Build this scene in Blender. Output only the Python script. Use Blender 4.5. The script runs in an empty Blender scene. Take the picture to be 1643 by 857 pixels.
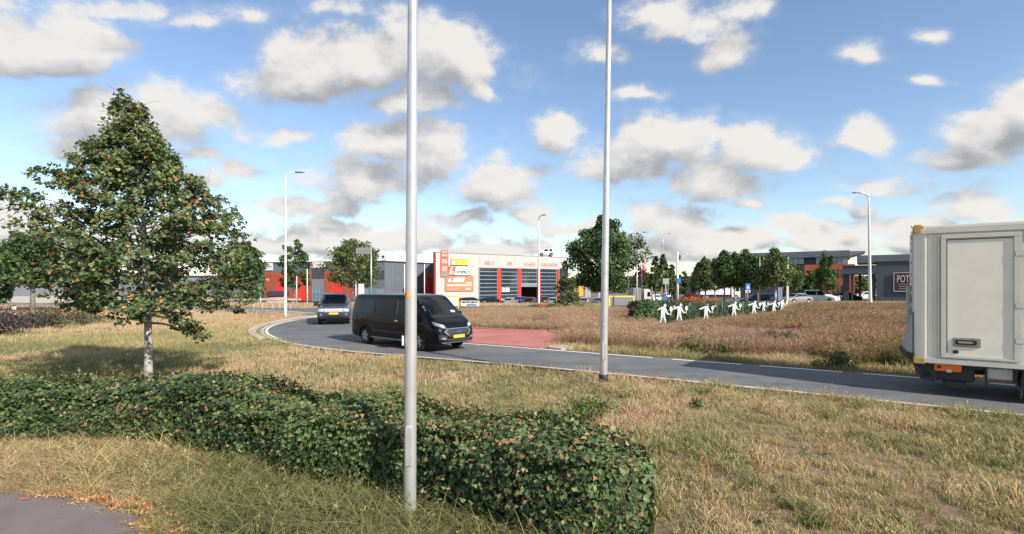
import bpy, bmesh, math, random
import numpy as np
from mathutils import Vector, Matrix, Euler
from mathutils.bvhtree import BVHTree
SC = bpy.context.scene
COL = SC.collection
rnd = random.Random(7)
RS = np.random.RandomState(11)
PI = math.pi
# ------------------------------------------------------------------ camera
F, HZ, CH = 821.5, 455.0, 2.4          # focal length (px of the 1643 px picture), horizon row, camera height
cam = bpy.data.cameras.new('camera'); camo = bpy.data.objects.new('camera', cam); COL.objects.link(camo)
camo.location = (0, 0, CH); camo.rotation_euler = (math.radians(90), 0, 0)
cam.sensor_width = 36; cam.lens = 36 * F / 1643; cam.shift_y = (HZ - 428.5) / 1643
cam.clip_start = 0.05; cam.clip_end = 6000
SC.camera = camo
SC.render.resolution_x = 1024; SC.render.resolution_y = 534
def gx(px, Y): return (px - 821.5) / F * Y
def gz(py, Y): return CH + (HZ - py) * Y / F
def gp(px, py, z=0.0):
    Y = (CH - z) * F / (py - HZ); return (gx(px, Y), Y, z)
# ------------------------------------------------------------------ light
SUN_EL = math.radians(34); SUN_AZ = math.radians(135)     # azimuth clockwise from +Y
tosun = Vector((math.sin(SUN_AZ) * math.cos(SUN_EL), math.cos(SUN_AZ) * math.cos(SUN_EL), math.sin(SUN_EL)))
sl = bpy.data.lights.new('sun', 'SUN'); sl.energy = 5.0; sl.angle = math.radians(0.6); sl.color = (1.0, 0.93, 0.83)
so = bpy.data.objects.new('sun', sl); COL.objects.link(so); so.rotation_euler = tosun.to_track_quat('Z', 'Y').to_euler()
SC.view_settings.view_transform = 'Standard'; SC.view_settings.look = 'None'
SC.view_settings.exposure = 0.45; SC.view_settings.gamma = 1.0
# ------------------------------------------------------------------ sky with clouds
W = bpy.data.worlds.new('World'); SC.world = W; W.use_nodes = True
nt = W.node_tree; nt.nodes.clear()
# cumulus of the day: tangent-plane centre (px), half width, half height, weight
BL = [(70,75,140,62,1.15),(-20,60,90,70,1.1),(-120,90,120,60,1),(215,205,165,58,1.15),(170,170,90,45,.6),(130,235,90,35,.7),(330,250,60,22,.3),
 (600,105,210,62,1.25),(480,130,120,55,.9),(720,95,95,50,.9),(640,170,90,38,.95),(775,140,50,25,.3),(400,25,150,35,-.1),(560,20,110,30,0),(190,20,130,30,.15),
 (630,235,120,42,.7),(570,300,110,48,1.0),(700,255,70,60,.8),(790,310,95,44,1.1),(850,340,50,22,.7),(470,330,75,28,.8),
 (895,222,82,38,.9),(1065,232,100,42,1.15),(1000,275,105,38,1.0),(1220,250,85,46,1.0),(1165,295,90,40,1.1),(1285,262,42,26,.6),
 (1385,230,55,32,.85),(1600,225,90,48,1.2),(1660,180,70,60,1.1),(1520,262,60,22,.7),(1410,308,85,30,1.0),(1560,330,95,34,1.0),(1350,335,55,18,.5),
 (960,90,62,34,.5),(1085,35,115,45,.35),(1165,90,62,42,.45),(1385,88,50,24,.3),(1500,52,45,18,.15),(1180,20,60,40,.1),(520,355,45,16,.7),(745,350,55,18,.8),(860,385,40,14,.8),(930,365,60,18,.7),(1200,330,40,14,.5),(1300,378,45,16,.9),(1395,345,40,14,.7),(1480,365,55,18,.8),(380,270,50,20,.5),(470,215,55,22,.4),(1500,120,60,16,.05),(300,40,90,28,.2),(1020,150,60,20,.05),
 (560,385,130,34,.9),(440,400,80,28,.7),(690,380,80,24,.7),(800,395,80,20,.7),(1090,358,85,30,.9),(1150,392,110,26,1.0),(1040,400,90,24,.7),
 (1255,362,42,18,.8),(1340,392,90,26,.9),(1430,370,70,24,.7),(1490,400,90,26,.8),(1600,385,90,30,.8),(0,362,70,34,1.0),(-90,300,90,50,1),(100,400,130,30,.7),
 (320,290,70,26,.5),(250,380,110,24,.6),(1760,300,90,60,1),(1790,110,110,60,.9),(0,-140,260,70,.8),(800,-170,240,70,.8),(1400,-160,170,50,.5)]
g = bpy.data.node_groups.new('cloud_field', 'ShaderNodeTree')
g.interface.new_socket('Vector', in_out='INPUT', socket_type='NodeSocketVector')
g.interface.new_socket('Field', in_out='OUTPUT', socket_type='NodeSocketFloat')
def mknode(tree, typ, **kw):
    n = tree.nodes.new(typ)
    for k, v in kw.items(): setattr(n, k, v)
    return n
def mth(tree, op, a, b=None, c=None, clamp=False):
    n = tree.nodes.new('ShaderNodeMath'); n.operation = op; n.use_clamp = clamp
    for i, v in enumerate((a, b, c)):
        if v is None: continue
        if isinstance(v, (int, float)): n.inputs[i].default_value = v
        else: tree.links.new(v, n.inputs[i])
    return n.outputs[0]
def vmth(tree, op, a, b=None):
    n = tree.nodes.new('ShaderNodeVectorMath'); n.operation = op
    for i, v in enumerate((a, b)):
        if v is None: continue
        if isinstance(v, (tuple, list)): n.inputs[i].default_value = v
        elif isinstance(v, (int, float)): n.inputs['Scale'].default_value = v
        else: tree.links.new(v, n.inputs[i])
    return n.outputs['Value'] if op in ('LENGTH', 'DOT_PRODUCT') else n.outputs[0]
gi = g.nodes.new('NodeGroupInput'); go = g.nodes.new('NodeGroupOutput')
d0 = gi.outputs[0]
sep = mknode(g, 'ShaderNodeSeparateXYZ'); g.links.new(d0, sep.inputs[0])
yy = mth(g, 'MAXIMUM', sep.outputs[1], 0.06)
u = mth(g, 'DIVIDE', sep.outputs[0], yy); v = mth(g, 'DIVIDE', sep.outputs[2], yy)
# warp for ragged edges
wn = mknode(g, 'ShaderNodeTexNoise', noise_dimensions='3D'); wn.inputs['Scale'].default_value = 7.0; wn.inputs['Detail'].default_value = 3
g.links.new(d0, wn.inputs['Vector'])
wv = vmth(g, 'SUBTRACT', wn.outputs['Color'], (0.5, 0.5, 0.5)); wv = vmth(g, 'MULTIPLY', wv, (0.15, 0.09, 0))
cb = mknode(g, 'ShaderNodeCombineXYZ'); g.links.new(u, cb.inputs[0]); g.links.new(v, cb.inputs[1])
uv = vmth(g, 'ADD', cb.outputs[0], wv)
acc = None
for (cx, cy, rx, ry, wgt) in BL:
    c = ((cx - 821.5) / F, (HZ - cy) / F, 0)
    t = vmth(g, 'SUBTRACT', uv, c); t = vmth(g, 'MULTIPLY', t, (F / rx / 1.02, F / ry / 1.12, 0)); t = vmth(g, 'MAXIMUM', t, vmth(g, 'MULTIPLY', t, (-1, -1.55, 0))); t = vmth(g, 'LENGTH', t)
    t = mth(g, 'SUBTRACT', 1.0, t); t = mth(g, 'MULTIPLY_ADD', t, 0.75 + 0.25 * wgt, (wgt - 1) * 0.32)
    acc = t if acc is None else mth(g, 'SMOOTH_MAX', acc, t, 0.15)
acc = mth(g, 'MAXIMUM', acc, -0.6)
# the rest of the sky (behind and above): same kind of clouds from noise
big = mknode(g, 'ShaderNodeTexNoise', noise_dimensions='3D'); big.inputs['Scale'].default_value = 1.0; big.inputs['Detail'].default_value = 2
sv = vmth(g, 'MULTIPLY', d0, (2.6, 2.6, 5.5)); g.links.new(sv, big.inputs['Vector'])
bg = mth(g, 'MULTIPLY_ADD', big.outputs[0], 4.0, -2.1)
au = mth(g, 'ABSOLUTE', u); o1 = mth(g, 'MULTIPLY_ADD', au, 4.0, -4.4, clamp=True)
o2 = mth(g, 'MULTIPLY_ADD', v, 4.0, -2.7, clamp=True)
o3 = mth(g, 'MULTIPLY_ADD', sep.outputs[1], -6.0, 1.5, clamp=True)
out = mth(g, 'MAXIMUM', mth(g, 'MAXIMUM', o1, o2), o3)
mixn = mknode(g, 'ShaderNodeMix'); g.links.new(out, mixn.inputs[0]); g.links.new(acc, mixn.inputs[2]); g.links.new(bg, mixn.inputs[3])
n1 = mknode(g, 'ShaderNodeTexNoise', noise_dimensions='3D'); n1.inputs['Scale'].default_value = 10.5; n1.inputs['Detail'].default_value = 7; n1.inputs['Roughness'].default_value = 0.62
sv2 = vmth(g, 'MULTIPLY', d0, (1, 1, 1.5)); g.links.new(sv2, n1.inputs['Vector'])
f = mth(g, 'MULTIPLY_ADD', n1.outputs[0], 2.3, -1.13)
f = mth(g, 'ADD', f, mixn.outputs[0])
hb = mth(g, 'MULTIPLY_ADD', mth(g, 'ABSOLUTE', mth(g, 'SUBTRACT', sep.outputs[2], .06)), -5.0, 0.30); hb = mth(g, 'MAXIMUM', hb, 0.0)
f = mth(g, 'ADD', f, hb); g.links.new(f, go.inputs[0])
tc = mknode(nt, 'ShaderNodeTexCoord')
dn = vmth(nt, 'NORMALIZE', tc.outputs['Generated'])
def field(vec):
    n = nt.nodes.new('ShaderNodeGroup'); n.node_tree = g; nt.links.new(vec, n.inputs[0]); return n.outputs[0]
f0 = field(dn); f1 = field(vmth(nt, 'ADD', dn, (0.022, -0.01, 0.045)))
def ramp(tree, src, p0, p1):
    n = tree.nodes.new('ShaderNodeMapRange'); n.interpolation_type = 'SMOOTHSTEP'
    tree.links.new(src, n.inputs[0]); n.inputs[1].default_value = p0; n.inputs[2].default_value = p1; return n.outputs[0]
sp2 = mknode(nt, 'ShaderNodeSeparateXYZ'); nt.links.new(dn, sp2.inputs[0])
alpha = mth(nt, 'MULTIPLY_ADD', ramp(nt, f0, -0.40, 0.30), 0.30, mth(nt, 'MULTIPLY', ramp(nt, f0, -0.04, 0.42), 0.70))
lit = mth(nt, 'SUBTRACT', f0, f1); lit = ramp(nt, lit, -0.75, 0.80)
thin = ramp(nt, f0, 0.75, 0.1)          # thin rims are bright, deep parts grey
lit = mth(nt, 'MULTIPLY_ADD', thin, 0.16, mth(nt, 'MULTIPLY', lit, 0.98), clamp=True)
cc = mknode(nt, 'ShaderNodeMix', data_type='RGBA'); nt.links.new(lit, cc.inputs[0])
cc.inputs[6].default_value = (0.38, 0.405, 0.45, 1); cc.inputs[7].default_value = (1.0, 0.965, 0.92, 1)
sky = mknode(nt, 'ShaderNodeTexSky', sky_type='NISHITA'); sky.sun_disc = False
sky.sun_elevation = SUN_EL; sky.sun_rotation = SUN_AZ; sky.air_density = 1.0; sky.dust_density = 0.3; sky.ozone_density = 2.0
b1 = mknode(nt, 'ShaderNodeBackground'); b1.inputs[1].default_value = 0.138; nt.links.new(sky.outputs[0], b1.inputs[0])
b2 = mknode(nt, 'ShaderNodeBackground'); b2.inputs[1].default_value = 0.655; nt.links.new(cc.outputs[2], b2.inputs[0])
ms = mknode(nt, 'ShaderNodeMixShader'); wo = mknode(nt, 'ShaderNodeOutputWorld')
am = mth(nt, 'MULTIPLY', alpha, ramp(nt, sp2.outputs[2], -0.02, 0.03)); am = mth(nt, 'MULTIPLY', am, 0.97)
nt.links.new(am, ms.inputs[0]); nt.links.new(b1.outputs[0], ms.inputs[1]); nt.links.new(b2.outputs[0], ms.inputs[2]); nt.links.new(ms.outputs[0], wo.inputs[0])
W.cycles.sampling_method = 'MANUAL'; W.cycles.sample_map_resolution = 512

# ------------------------------------------------------------------ helpers
MATS = {}
def mat(name, col, rough=0.7, metal=0.0, var=0.12, scale=6.0, spec=0.5, coat=0.0, bump=0.0, emis=0):
    if name in MATS: return MATS[name]
    m = bpy.data.materials.new(name); m.use_nodes = True; t = m.node_tree
    b = t.nodes['Principled BSDF']; b.inputs['Roughness'].default_value = rough; b.inputs['Metallic'].default_value = metal
    b.inputs['Specular IOR Level'].default_value = spec; b.inputs['Coat Weight'].default_value = coat; b.inputs['Coat Roughness'].default_value = 0.05
    if var > 0:
        tcn = t.nodes.new('ShaderNodeTexCoord'); n = t.nodes.new('ShaderNodeTexNoise'); n.inputs['Scale'].default_value = scale; n.inputs['Detail'].default_value = 6
        t.links.new(tcn.outputs['Object'], n.inputs['Vector'])
        mx = t.nodes.new('ShaderNodeMix'); mx.data_type = 'RGBA'
        mr = t.nodes.new('ShaderNodeMapRange'); mr.inputs[1].default_value = 0.3; mr.inputs[2].default_value = 0.7
        t.links.new(n.outputs[0], mr.inputs[0]); t.links.new(mr.outputs[0], mx.inputs[0])
        mx.inputs[6].default_value = (*[c * (1 - var) for c in col], 1); mx.inputs[7].default_value = (*[min(1, c * (1 + var)) for c in col], 1)
        t.links.new(mx.outputs[2], b.inputs['Base Color'])
        if bump:
            bp = t.nodes.new('ShaderNodeBump'); bp.inputs['Strength'].default_value = bump; bp.inputs['Distance'].default_value = 0.02
            t.links.new(n.outputs[0], bp.inputs['Height']); t.links.new(bp.outputs[0], b.inputs['Normal'])
    else: b.inputs['Base Color'].default_value = (*col, 1)
    MATS[name] = m; return m
def link(name, me, m=None, parent=None, smooth=False):
    o = bpy.data.objects.new(name, me); COL.objects.link(o)
    if m and not me.materials: me.materials.append(m)
    if parent: o.parent = parent
    if smooth: me.shade_smooth()
    return o
def pyd(name, vs, fs, m=None, parent=None, smooth=False):
    me = bpy.data.meshes.new(name); me.from_pydata([tuple(v) for v in vs], [], fs); me.update()
    return link(name, me, m, parent, smooth)
def tag(o, label=None, cat=None, group=None, kind=None):
    if label: o['label'] = label
    if cat: o['category'] = cat
    if group: o['group'] = group
    if kind: o['kind'] = kind
    return o
def empty(name, loc=(0, 0, 0), rz=0.0, label=None, cat=None, group=None, kind=None):
    o = bpy.data.objects.new(name, None); COL.objects.link(o); o.location = loc; o.rotation_euler = (0, 0, rz); o.empty_display_size = 0.2
    return tag(o, label, cat, group, kind)
class MB:
    def __init__(s): s.v = []; s.f = []
    def add(s, vs, fs):
        n = len(s.v); s.v += [tuple(v) for v in vs]; s.f += [tuple(i + n for i in f) for f in fs]; return s
    def box(s, x0, x1, y0, y1, z0, z1, ch=0.0):
        if ch <= 0:
            return s.add([(x0,y0,z0),(x1,y0,z0),(x1,y1,z0),(x0,y1,z0),(x0,y0,z1),(x1,y0,z1),(x1,y1,z1),(x0,y1,z1)],
                         [(0,3,2,1),(4,5,6,7),(0,1,5,4),(1,2,6,5),(2,3,7,6),(3,0,4,7)])
        bm = bmesh.new(); bmesh.ops.create_cube(bm, size=1)
        for v in bm.verts: v.co = Vector(((x0+x1)/2 + v.co.x*(x1-x0), (y0+y1)/2 + v.co.y*(y1-y0), (z0+z1)/2 + v.co.z*(z1-z0)))
        bmesh.ops.bevel(bm, geom=bm.edges[:], offset=ch, segments=2, affect='EDGES')
        bm.verts.index_update(); s.add([v.co[:] for v in bm.verts], [[v.index for v in f.verts] for f in bm.faces]); bm.free(); return s
    def tube(s, path, rad, n=12, caps=True):
        path = [Vector(p) for p in path]; k = len(path)
        if not hasattr(rad, '__len__'): rad = [rad] * k
        vs = []; up = None
        for i, p in enumerate(path):
            t = (path[min(i+1, k-1)] - path[max(i-1, 0)]).normalized()
            if up is None:
                up = Vector((1, 0, 0)) if abs(t.x) < 0.8 else Vector((0, 1, 0))
            a = (up - t * up.dot(t)).normalized(); b = t.cross(a); up = a
            for j in range(n):
                q = 2 * PI * j / n; vs.append(p + (a * math.cos(q) + b * math.sin(q)) * rad[i])
        fs = [(i*n+j, i*n+(j+1) % n, (i+1)*n+(j+1) % n, (i+1)*n+j) for i in range(k-1) for j in range(n)]
        if caps: fs += [tuple(range(n))[::-1], tuple((k-1)*n + j for j in range(n))]
        return s.add(vs, fs)
    def prism(s, poly, y0, y1):          # polygon in x,z extruded along y
        n = len(poly); vs = [(x, y0, z) for x, z in poly] + [(x, y1, z) for x, z in poly]
        return s.add(vs, [tuple(range(n)), tuple(range(2*n-1, n-1, -1))] + [(i, i+n, (i+1) % n + n, (i+1) % n) for i in range(n)])
    def bar(s, p, q, r):
        return s.tube([p, q], r, 6)
    def build(s, name, m=None, parent=None, smooth=False):
        o = pyd(name, s.v, s.f, m, parent, smooth)
        return o
def fixn(o):
    bm = bmesh.new(); bm.from_mesh(o.data); bmesh.ops.recalc_face_normals(bm, faces=bm.faces); bm.to_mesh(o.data); bm.free(); return o
def autosmooth(o, ang=35):
    me = o.data; me.shade_smooth()
    me.set_sharp_from_angle(angle=math.radians(ang)); return o
def text(s, w, h, m, parent, loc, rot=(PI/2, 0, 0), name='lettering', ext=0.01, shear=0.0, bold=0.0):
    c = bpy.data.curves.new('t', 'FONT'); c.body = s; c.size = 1; c.extrude = 0.5; c.shear = shear; c.offset = bold; c.resolution_u = 3
    o = bpy.data.objects.new('t', c); COL.objects.link(o)
    dg = bpy.context.evaluated_depsgraph_get(); me = bpy.data.meshes.new_from_object(o.evaluated_get(dg)); bpy.data.objects.remove(o)
    xs = [v.co for v in me.vertices]; x0 = min(v.x for v in xs); x1 = max(v.x for v in xs); y0 = min(v.y for v in xs); y1 = max(v.y for v in xs)
    for v in me.vertices: v.co = Vector(((v.co.x - x0) / (x1-x0) * w, (v.co.y - y0) / (y1-y0) * h, v.co.z * 2 * ext))
    me.name = name; me.materials.clear(); o = link(name, me, m, parent); o.location = loc; o.rotation_euler = rot; return o
def copy_tree(o, parent=None):
    c = o.copy(); COL.objects.link(c); c.parent = parent
    for ch in [q for q in bpy.data.objects if q.parent == o]: copy_tree(ch, c)
    return c
def sm(a, b, x): 
    t = np.clip((np.asarray(x, float) - a) / (b - a), 0, 1); return t*t*(3-2*t)
def zf(x, y):
    x = np.asarray(x, float); y = np.asarray(y, float)
    z = -(1.3 - 0.8 * sm(25, 45, x)) * sm(54, 84, y)
    z = z + 0.22 * np.exp(-(((x - 25) / 12) ** 2 + ((y - 37) / 9) ** 2)) * sm(20, 27, y * .85 + x * .3)
    return z
def inpoly(x, y, poly):
    x = np.asarray(x); y = np.asarray(y); r = np.zeros(x.shape, bool); n = len(poly)
    for i in range(n):
        x0, y0 = poly[i]; x1, y1 = poly[(i+1) % n]
        c = ((y0 > y) != (y1 > y)); 
        if y1 == y0: continue
        r ^= c & (x < (x1-x0) * (y - y0) / (y1 - y0) + x0)
    return r
# ================================================================== GROUND
def noise_mix(name, cols, scales, rough=0.95, bump=0.3, bscale=40, bdist=0.02, streak=False):
    """material from object-space noises: cols[0] base, each further colour laid over through its own noise"""
    m = bpy.data.materials.new(name); m.use_nodes = True; t = m.node_tree; b = t.nodes['Principled BSDF']; b.inputs['Roughness'].default_value = rough
    b.inputs['Specular IOR Level'].default_value = 0.25
    tcn = t.nodes.new('ShaderNodeTexCoord'); prev = None
    for i, (c, (sc, lo, hi)) in enumerate(zip(cols[1:], scales)):
        n = t.nodes.new('ShaderNodeTexNoise'); n.inputs['Scale'].default_value = sc; n.inputs['Detail'].default_value = 8; n.inputs['Roughness'].default_value = 0.65
        t.links.new(tcn.outputs['Object'], n.inputs['Vector'])
        mr = t.nodes.new('ShaderNodeMapRange'); mr.inputs[1].default_value = lo; mr.inputs[2].default_value = hi; t.links.new(n.outputs[0], mr.inputs[0])
        mx = t.nodes.new('ShaderNodeMix'); mx.data_type = 'RGBA'; t.links.new(mr.outputs[0], mx.inputs[0])
        if prev is None: mx.inputs[6].default_value = (*cols[0], 1)
        else: t.links.new(prev, mx.inputs[6])
        mx.inputs[7].default_value = (*c, 1); prev = mx.outputs[2]
    if streak:      # wear drawn out along the driving direction
        mp = t.nodes.new('ShaderNodeMapping'); mp.inputs['Rotation'].default_value = (0, 0, math.radians(31.8)); mp.inputs['Scale'].default_value = (.06, 1.6, 1)
        n = t.nodes.new('ShaderNodeTexNoise'); n.inputs['Scale'].default_value = 1.0; n.inputs['Detail'].default_value = 5
        t.links.new(tcn.outputs['Object'], mp.inputs['Vector']); t.links.new(mp.outputs[0], n.inputs['Vector'])
        mr = t.nodes.new('ShaderNodeMapRange'); mr.inputs[1].default_value = .4; mr.inputs[2].default_value = .66; mr.inputs[4].default_value = .5; t.links.new(n.outputs[0], mr.inputs[0])
        mx = t.nodes.new('ShaderNodeMix'); mx.data_type = 'RGBA'; t.links.new(mr.outputs[0], mx.inputs[0]); t.links.new(prev, mx.inputs[6]); mx.inputs[7].default_value = (.19, .19, .188, 1); prev = mx.outputs[2]
    t.links.new(prev, b.inputs['Base Color'])
    n = t.nodes.new('ShaderNodeTexNoise'); n.inputs['Scale'].default_value = bscale; n.inputs['Detail'].default_value = 4
    t.links.new(tcn.outputs['Object'], n.inputs['Vector'])
    bp = t.nodes.new('ShaderNodeBump'); bp.inputs['Strength'].default_value = bump; bp.inputs['Distance'].default_value = bdist
    t.links.new(n.outputs[0], bp.inputs['Height']); t.links.new(bp.outputs[0], b.inputs['Normal'])
    return m
M_soil = noise_mix('dry_ground', [(0.20,0.14,0.085), (0.10,0.10,0.045), (0.27,0.195,0.12), (0.05,0.045,0.028)], [(0.25,.42,.62), (0.9,.5,.7), (7,.55,.75)], bump=.6, bscale=12, bdist=.06)
M_asph = noise_mix('asphalt', [(0.105,0.11,0.118), (0.15,0.151,0.153), (0.085,0.087,0.094), (0.20,0.20,0.195)], [(0.35,.42,.6), (1.6,.54,.68), (70,.6,.72)], rough=.88, bump=.25, bscale=120, bdist=.005, streak=True)
M_path = noise_mix('path_asphalt', [(0.155,0.125,0.125), (0.19,0.155,0.15), (0.12,0.10,0.10)], [(1.2,.4,.6), (60,.55,.7)], rough=.95, bump=.3, bscale=120, bdist=.005)
M_apron = noise_mix('red_concrete', [(0.40,0.145,0.125), (0.46,0.19,0.165), (0.30,0.115,0.10)], [(0.8,.4,.65), (9,.58,.75)], rough=.9, bump=.2, bscale=60, bdist=.004)
M_kerb = noise_mix('kerb_concrete', [(0.50,0.44,0.36), (0.40,0.34,0.27), (0.60,0.54,0.46)], [(3,.4,.65), (14,.55,.7)], rough=.9, bump=.3)
M_line = noise_mix('line_paint', [(0.74,0.73,0.69), (0.52,0.51,0.48)], [(6,.52,.72)], rough=.8, bump=.1)
M_edge = noise_mix('worn_edge_line', [(0.62,0.56,0.47), (0.36,0.31,0.25)], [(2.5,.45,.7)], rough=.9, bump=.1)
C0 = (3.5, 33.0)
def arc(R, a0, a1, n): return [(C0[0] + R*math.cos(math.radians(a0+(a1-a0)*i/(n-1))), C0[1] + R*math.sin(math.radians(a0+(a1-a0)*i/(n-1)))) for i in range(n)]
OUT = [(60, -23.5), (34, -7.1), (9.1, 9.1), (4.6, 12.1), (0.5, 14.6)] + arc(17.8, 246, 178, 16)
INN = [(60, -18.0), (34, -1.8), (11.85, 12.07), (4.45, 16.55), (2.6, 17.7)] + [(C0[0] + R_*math.cos(math.radians(a_)), C0[1] + R_*math.sin(math.radians(a_))) for R_, a_ in zip(np.interp(range(16), [0, 6, 15], [13.65, 13.5, 11.6]), np.linspace(248, 180, 16))]
def chaikin(P, k=2):
    for _ in range(k):
        Q = [P[0]]
        for a, b in zip(P[:-1], P[1:]): Q += [(a[0]*.75+b[0]*.25, a[1]*.75+b[1]*.25), (a[0]*.25+b[0]*.75, a[1]*.25+b[1]*.75)]
        P = Q + [P[-1]]
    return P
OUT = chaikin(OUT); INN = chaikin(INN)
LANE = OUT + INN[::-1]
ARM = [(-120,80),(-60,57),(-31,46.5),(-25,43.8),(-19.8,42),(-17,40.2),(-15.2,37.9),(-14.35,33.6),(-10.15,33),(-9.5,37),(-6,42.5),(0,46.2),(7,48),(7,53),(-5,52),(-15,50),(-23,49.3),(-33,52.3),(-60,63),(-120,86)]
PATH = [(-40,8.2),(-12,6.6),(-5.8,5.85),(-4.87,5.65),(-3.97,5.3),(-3.3,4.75),(-2.4,3.7),(-1.2,1.8),(0.5,-1.5),(3,-8),(-6,-8),(-40,-2)]
PARK = [(-70,86),(20,86),(34,80),(38,70.5),(110,69),(110,170),(-70,170)]
xs = np.unique(np.concatenate([np.arange(-60, 110.1, 1.5), np.linspace(-1500, -60, 30), np.linspace(110, 1500, 30)]))
ys = np.unique(np.concatenate([np.arange(-10, 120.1, 1.5), np.linspace(-600, -10, 14), 120 + 2800*np.linspace(0, 1, 24)**2]))
def tin(x, y): return inpoly(x, y, LANE) | inpoly(x, y, ARM)
GXX, GYY = np.meshgrid(xs, ys); GZZ = zf(GXX, GYY)
nx, ny = len(xs), len(ys)
def gridmesh(name, m, keep=None, dz=0.0, parent=None):
    vs = np.stack([GXX, GYY, GZZ + dz], -1).reshape(-1, 3)
    fs = []
    cx = (xs[:-1]+xs[1:])/2; cy = (ys[:-1]+ys[1:])/2; CX, CY = np.meshgrid(cx, cy)
    K = np.ones(CX.shape, bool) if keep is None else inpoly(CX, CY, keep)
    for j, i in zip(*np.nonzero(K)): a = j*nx+i; fs.append((a, a+1, a+1+nx, a+nx))
    used = sorted({i for f in fs for i in f}); mp = {u: k for k, u in enumerate(used)}
    return pyd(name, [vs[u] for u in used], [tuple(mp[i] for i in f) for f in fs], m, parent, True)
o = gridmesh('ground', M_soil); tag(o, 'dry grassy ground running out to the horizon', kind='structure')
o = gridmesh('parking_asphalt', M_asph, PARK, 0.03); tag(o, 'grey asphalt parking yard in front of the business buildings', kind='structure')
def strip(name, A, B, z, m, parent=None):
    n = len(A); vs = [(x, y, z) for x, y in A] + [(x, y, z) for x, y in B]
    return fixup(pyd(name, vs, [(i, i+1, n+i+1, n+i) for i in range(n-1)], m, parent))
def fixup(o):
    for p in o.data.polygons:
        if p.normal.z < 0: p.flip()
    o.data.update(); return o
def poly(name, P, z, m, parent=None):
    bm = bmesh.new(); f = bm.faces.new([bm.verts.new((x, y, z)) for x, y in P]); bmesh.ops.triangulate(bm, faces=[f])
    bmesh.ops.recalc_face_normals(bm, faces=bm.faces); me = bpy.data.meshes.new(name); bm.to_mesh(me); bm.free(); return fixup(link(name, me, m, parent))
def resample(P, n):
    P = np.array(P); s = np.concatenate([[0], np.cumsum(np.hypot(*np.diff(P, axis=0).T))]); t = np.linspace(0, s[-1], n)
    return [(np.interp(a, s, P[:, 0]), np.interp(a, s, P[:, 1])) for a in t], s[-1]
def offset(P, d):
    P = np.array(P); T = np.gradient(P, axis=0); T /= np.linalg.norm(T, axis=1)[:, None]; N = np.stack([-T[:, 1], T[:, 0]], 1); return [tuple(p) for p in P + N*d]
road = poly('roundabout_road', LANE, 0.03, M_asph); tag(road, 'grey asphalt lane curving round the roundabout', kind='structure')
o = poly('side_road', ARM, 0.026, M_asph); tag(o, 'road leaving the roundabout to the left and passing behind it', kind='structure')
o = poly('asphalt_path', PATH, 0.03, M_path); tag(o, 'greyish pink asphalt footpath in the near left corner', kind='structure')
# edge lines. OUT runs from the right end to the left, so +d (left normal) is towards the camera
Po, Lo = resample([p for p in OUT if p[0] < 40], 160)
edge = strip('edge_line', offset(Po, -0.22), offset(Po, -0.08), 0.036, M_edge); tag(edge, 'worn pale edge line along the near side of the lane', kind='structure')
Pi, Li = resample([p for p in INN if p[0] < 40], 400)
il = empty('inner_edge_line', label='white edge line on the far side of the lane, solid at the apron and broken to the right', kind='structure')
S = Li / 399
i0 = next(i for i, p in enumerate(Pi) if p[0] < 4.6)
a = [p for p in Pi[i0:] if 821.5+F*p[0]/p[1] > 640]; strip('solid_line', offset(a, 0.10), offset(a, 0.24), 0.036, M_line, il)
seg = int(2.35 / S); i = i0 - 2
while i - seg > 0:
    a = Pi[i-seg:i-1]; strip('dash', offset(a, 0.10), offset(a, 0.24), 0.036, M_line, il); i -= seg + 1
a2 = [(-60, 60.2), (-33, 49.9), (-24.5, 46.6), (-19, 43.6), (-15.6, 40.6)]
o = strip('side_road_line', offset(a2, .12), offset(a2, -.12), 0.034, M_line); tag(o, 'white centre line on the side road at the left', kind='structure')
# concrete kerb round the left of the lane, stone by stone
Pk = chaikin(arc(17.9, 219, 181, 12) + [(-14.5, 34.6), (-14.3, 36.0), (-13.6, 36.9)], 2)
Pk, Lk = resample(Pk, 22)
kb = empty('kerb', label='pale concrete kerb curving round the left end of the lane', kind='structure')
for p, q in zip(Pk[:-1], Pk[1:]):
    d = Vector((q[0]-p[0], q[1]-p[1], 0)); L = d.length; d.normalize(); n = Vector((-d.y, d.x, 0)); b = MB()
    P0 = Vector((*p, 0)) + d*0.012; P1 = Vector((*q, 0)) - d*0.012
    vs = [P0 + n*.02, P1 + n*.02, P1 + n*.34, P0 + n*.34]
    b.add([(v.x, v.y, 0) for v in vs] + [(v.x, v.y, .11) for v in vs], [(0,1,2,3),(4,5,6,7),(0,1,5,4),(1,2,6,5),(2,3,7,6),(3,0,4,7)])
    fixn(b.build('kerb_stone', M_kerb, kb))
o = strip('gutter', offset(Pk, -0.52), offset(Pk, -0.40), 0.038, M_line); tag(o, 'thin pale gutter line at the foot of the left kerb', kind='structure')
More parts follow.
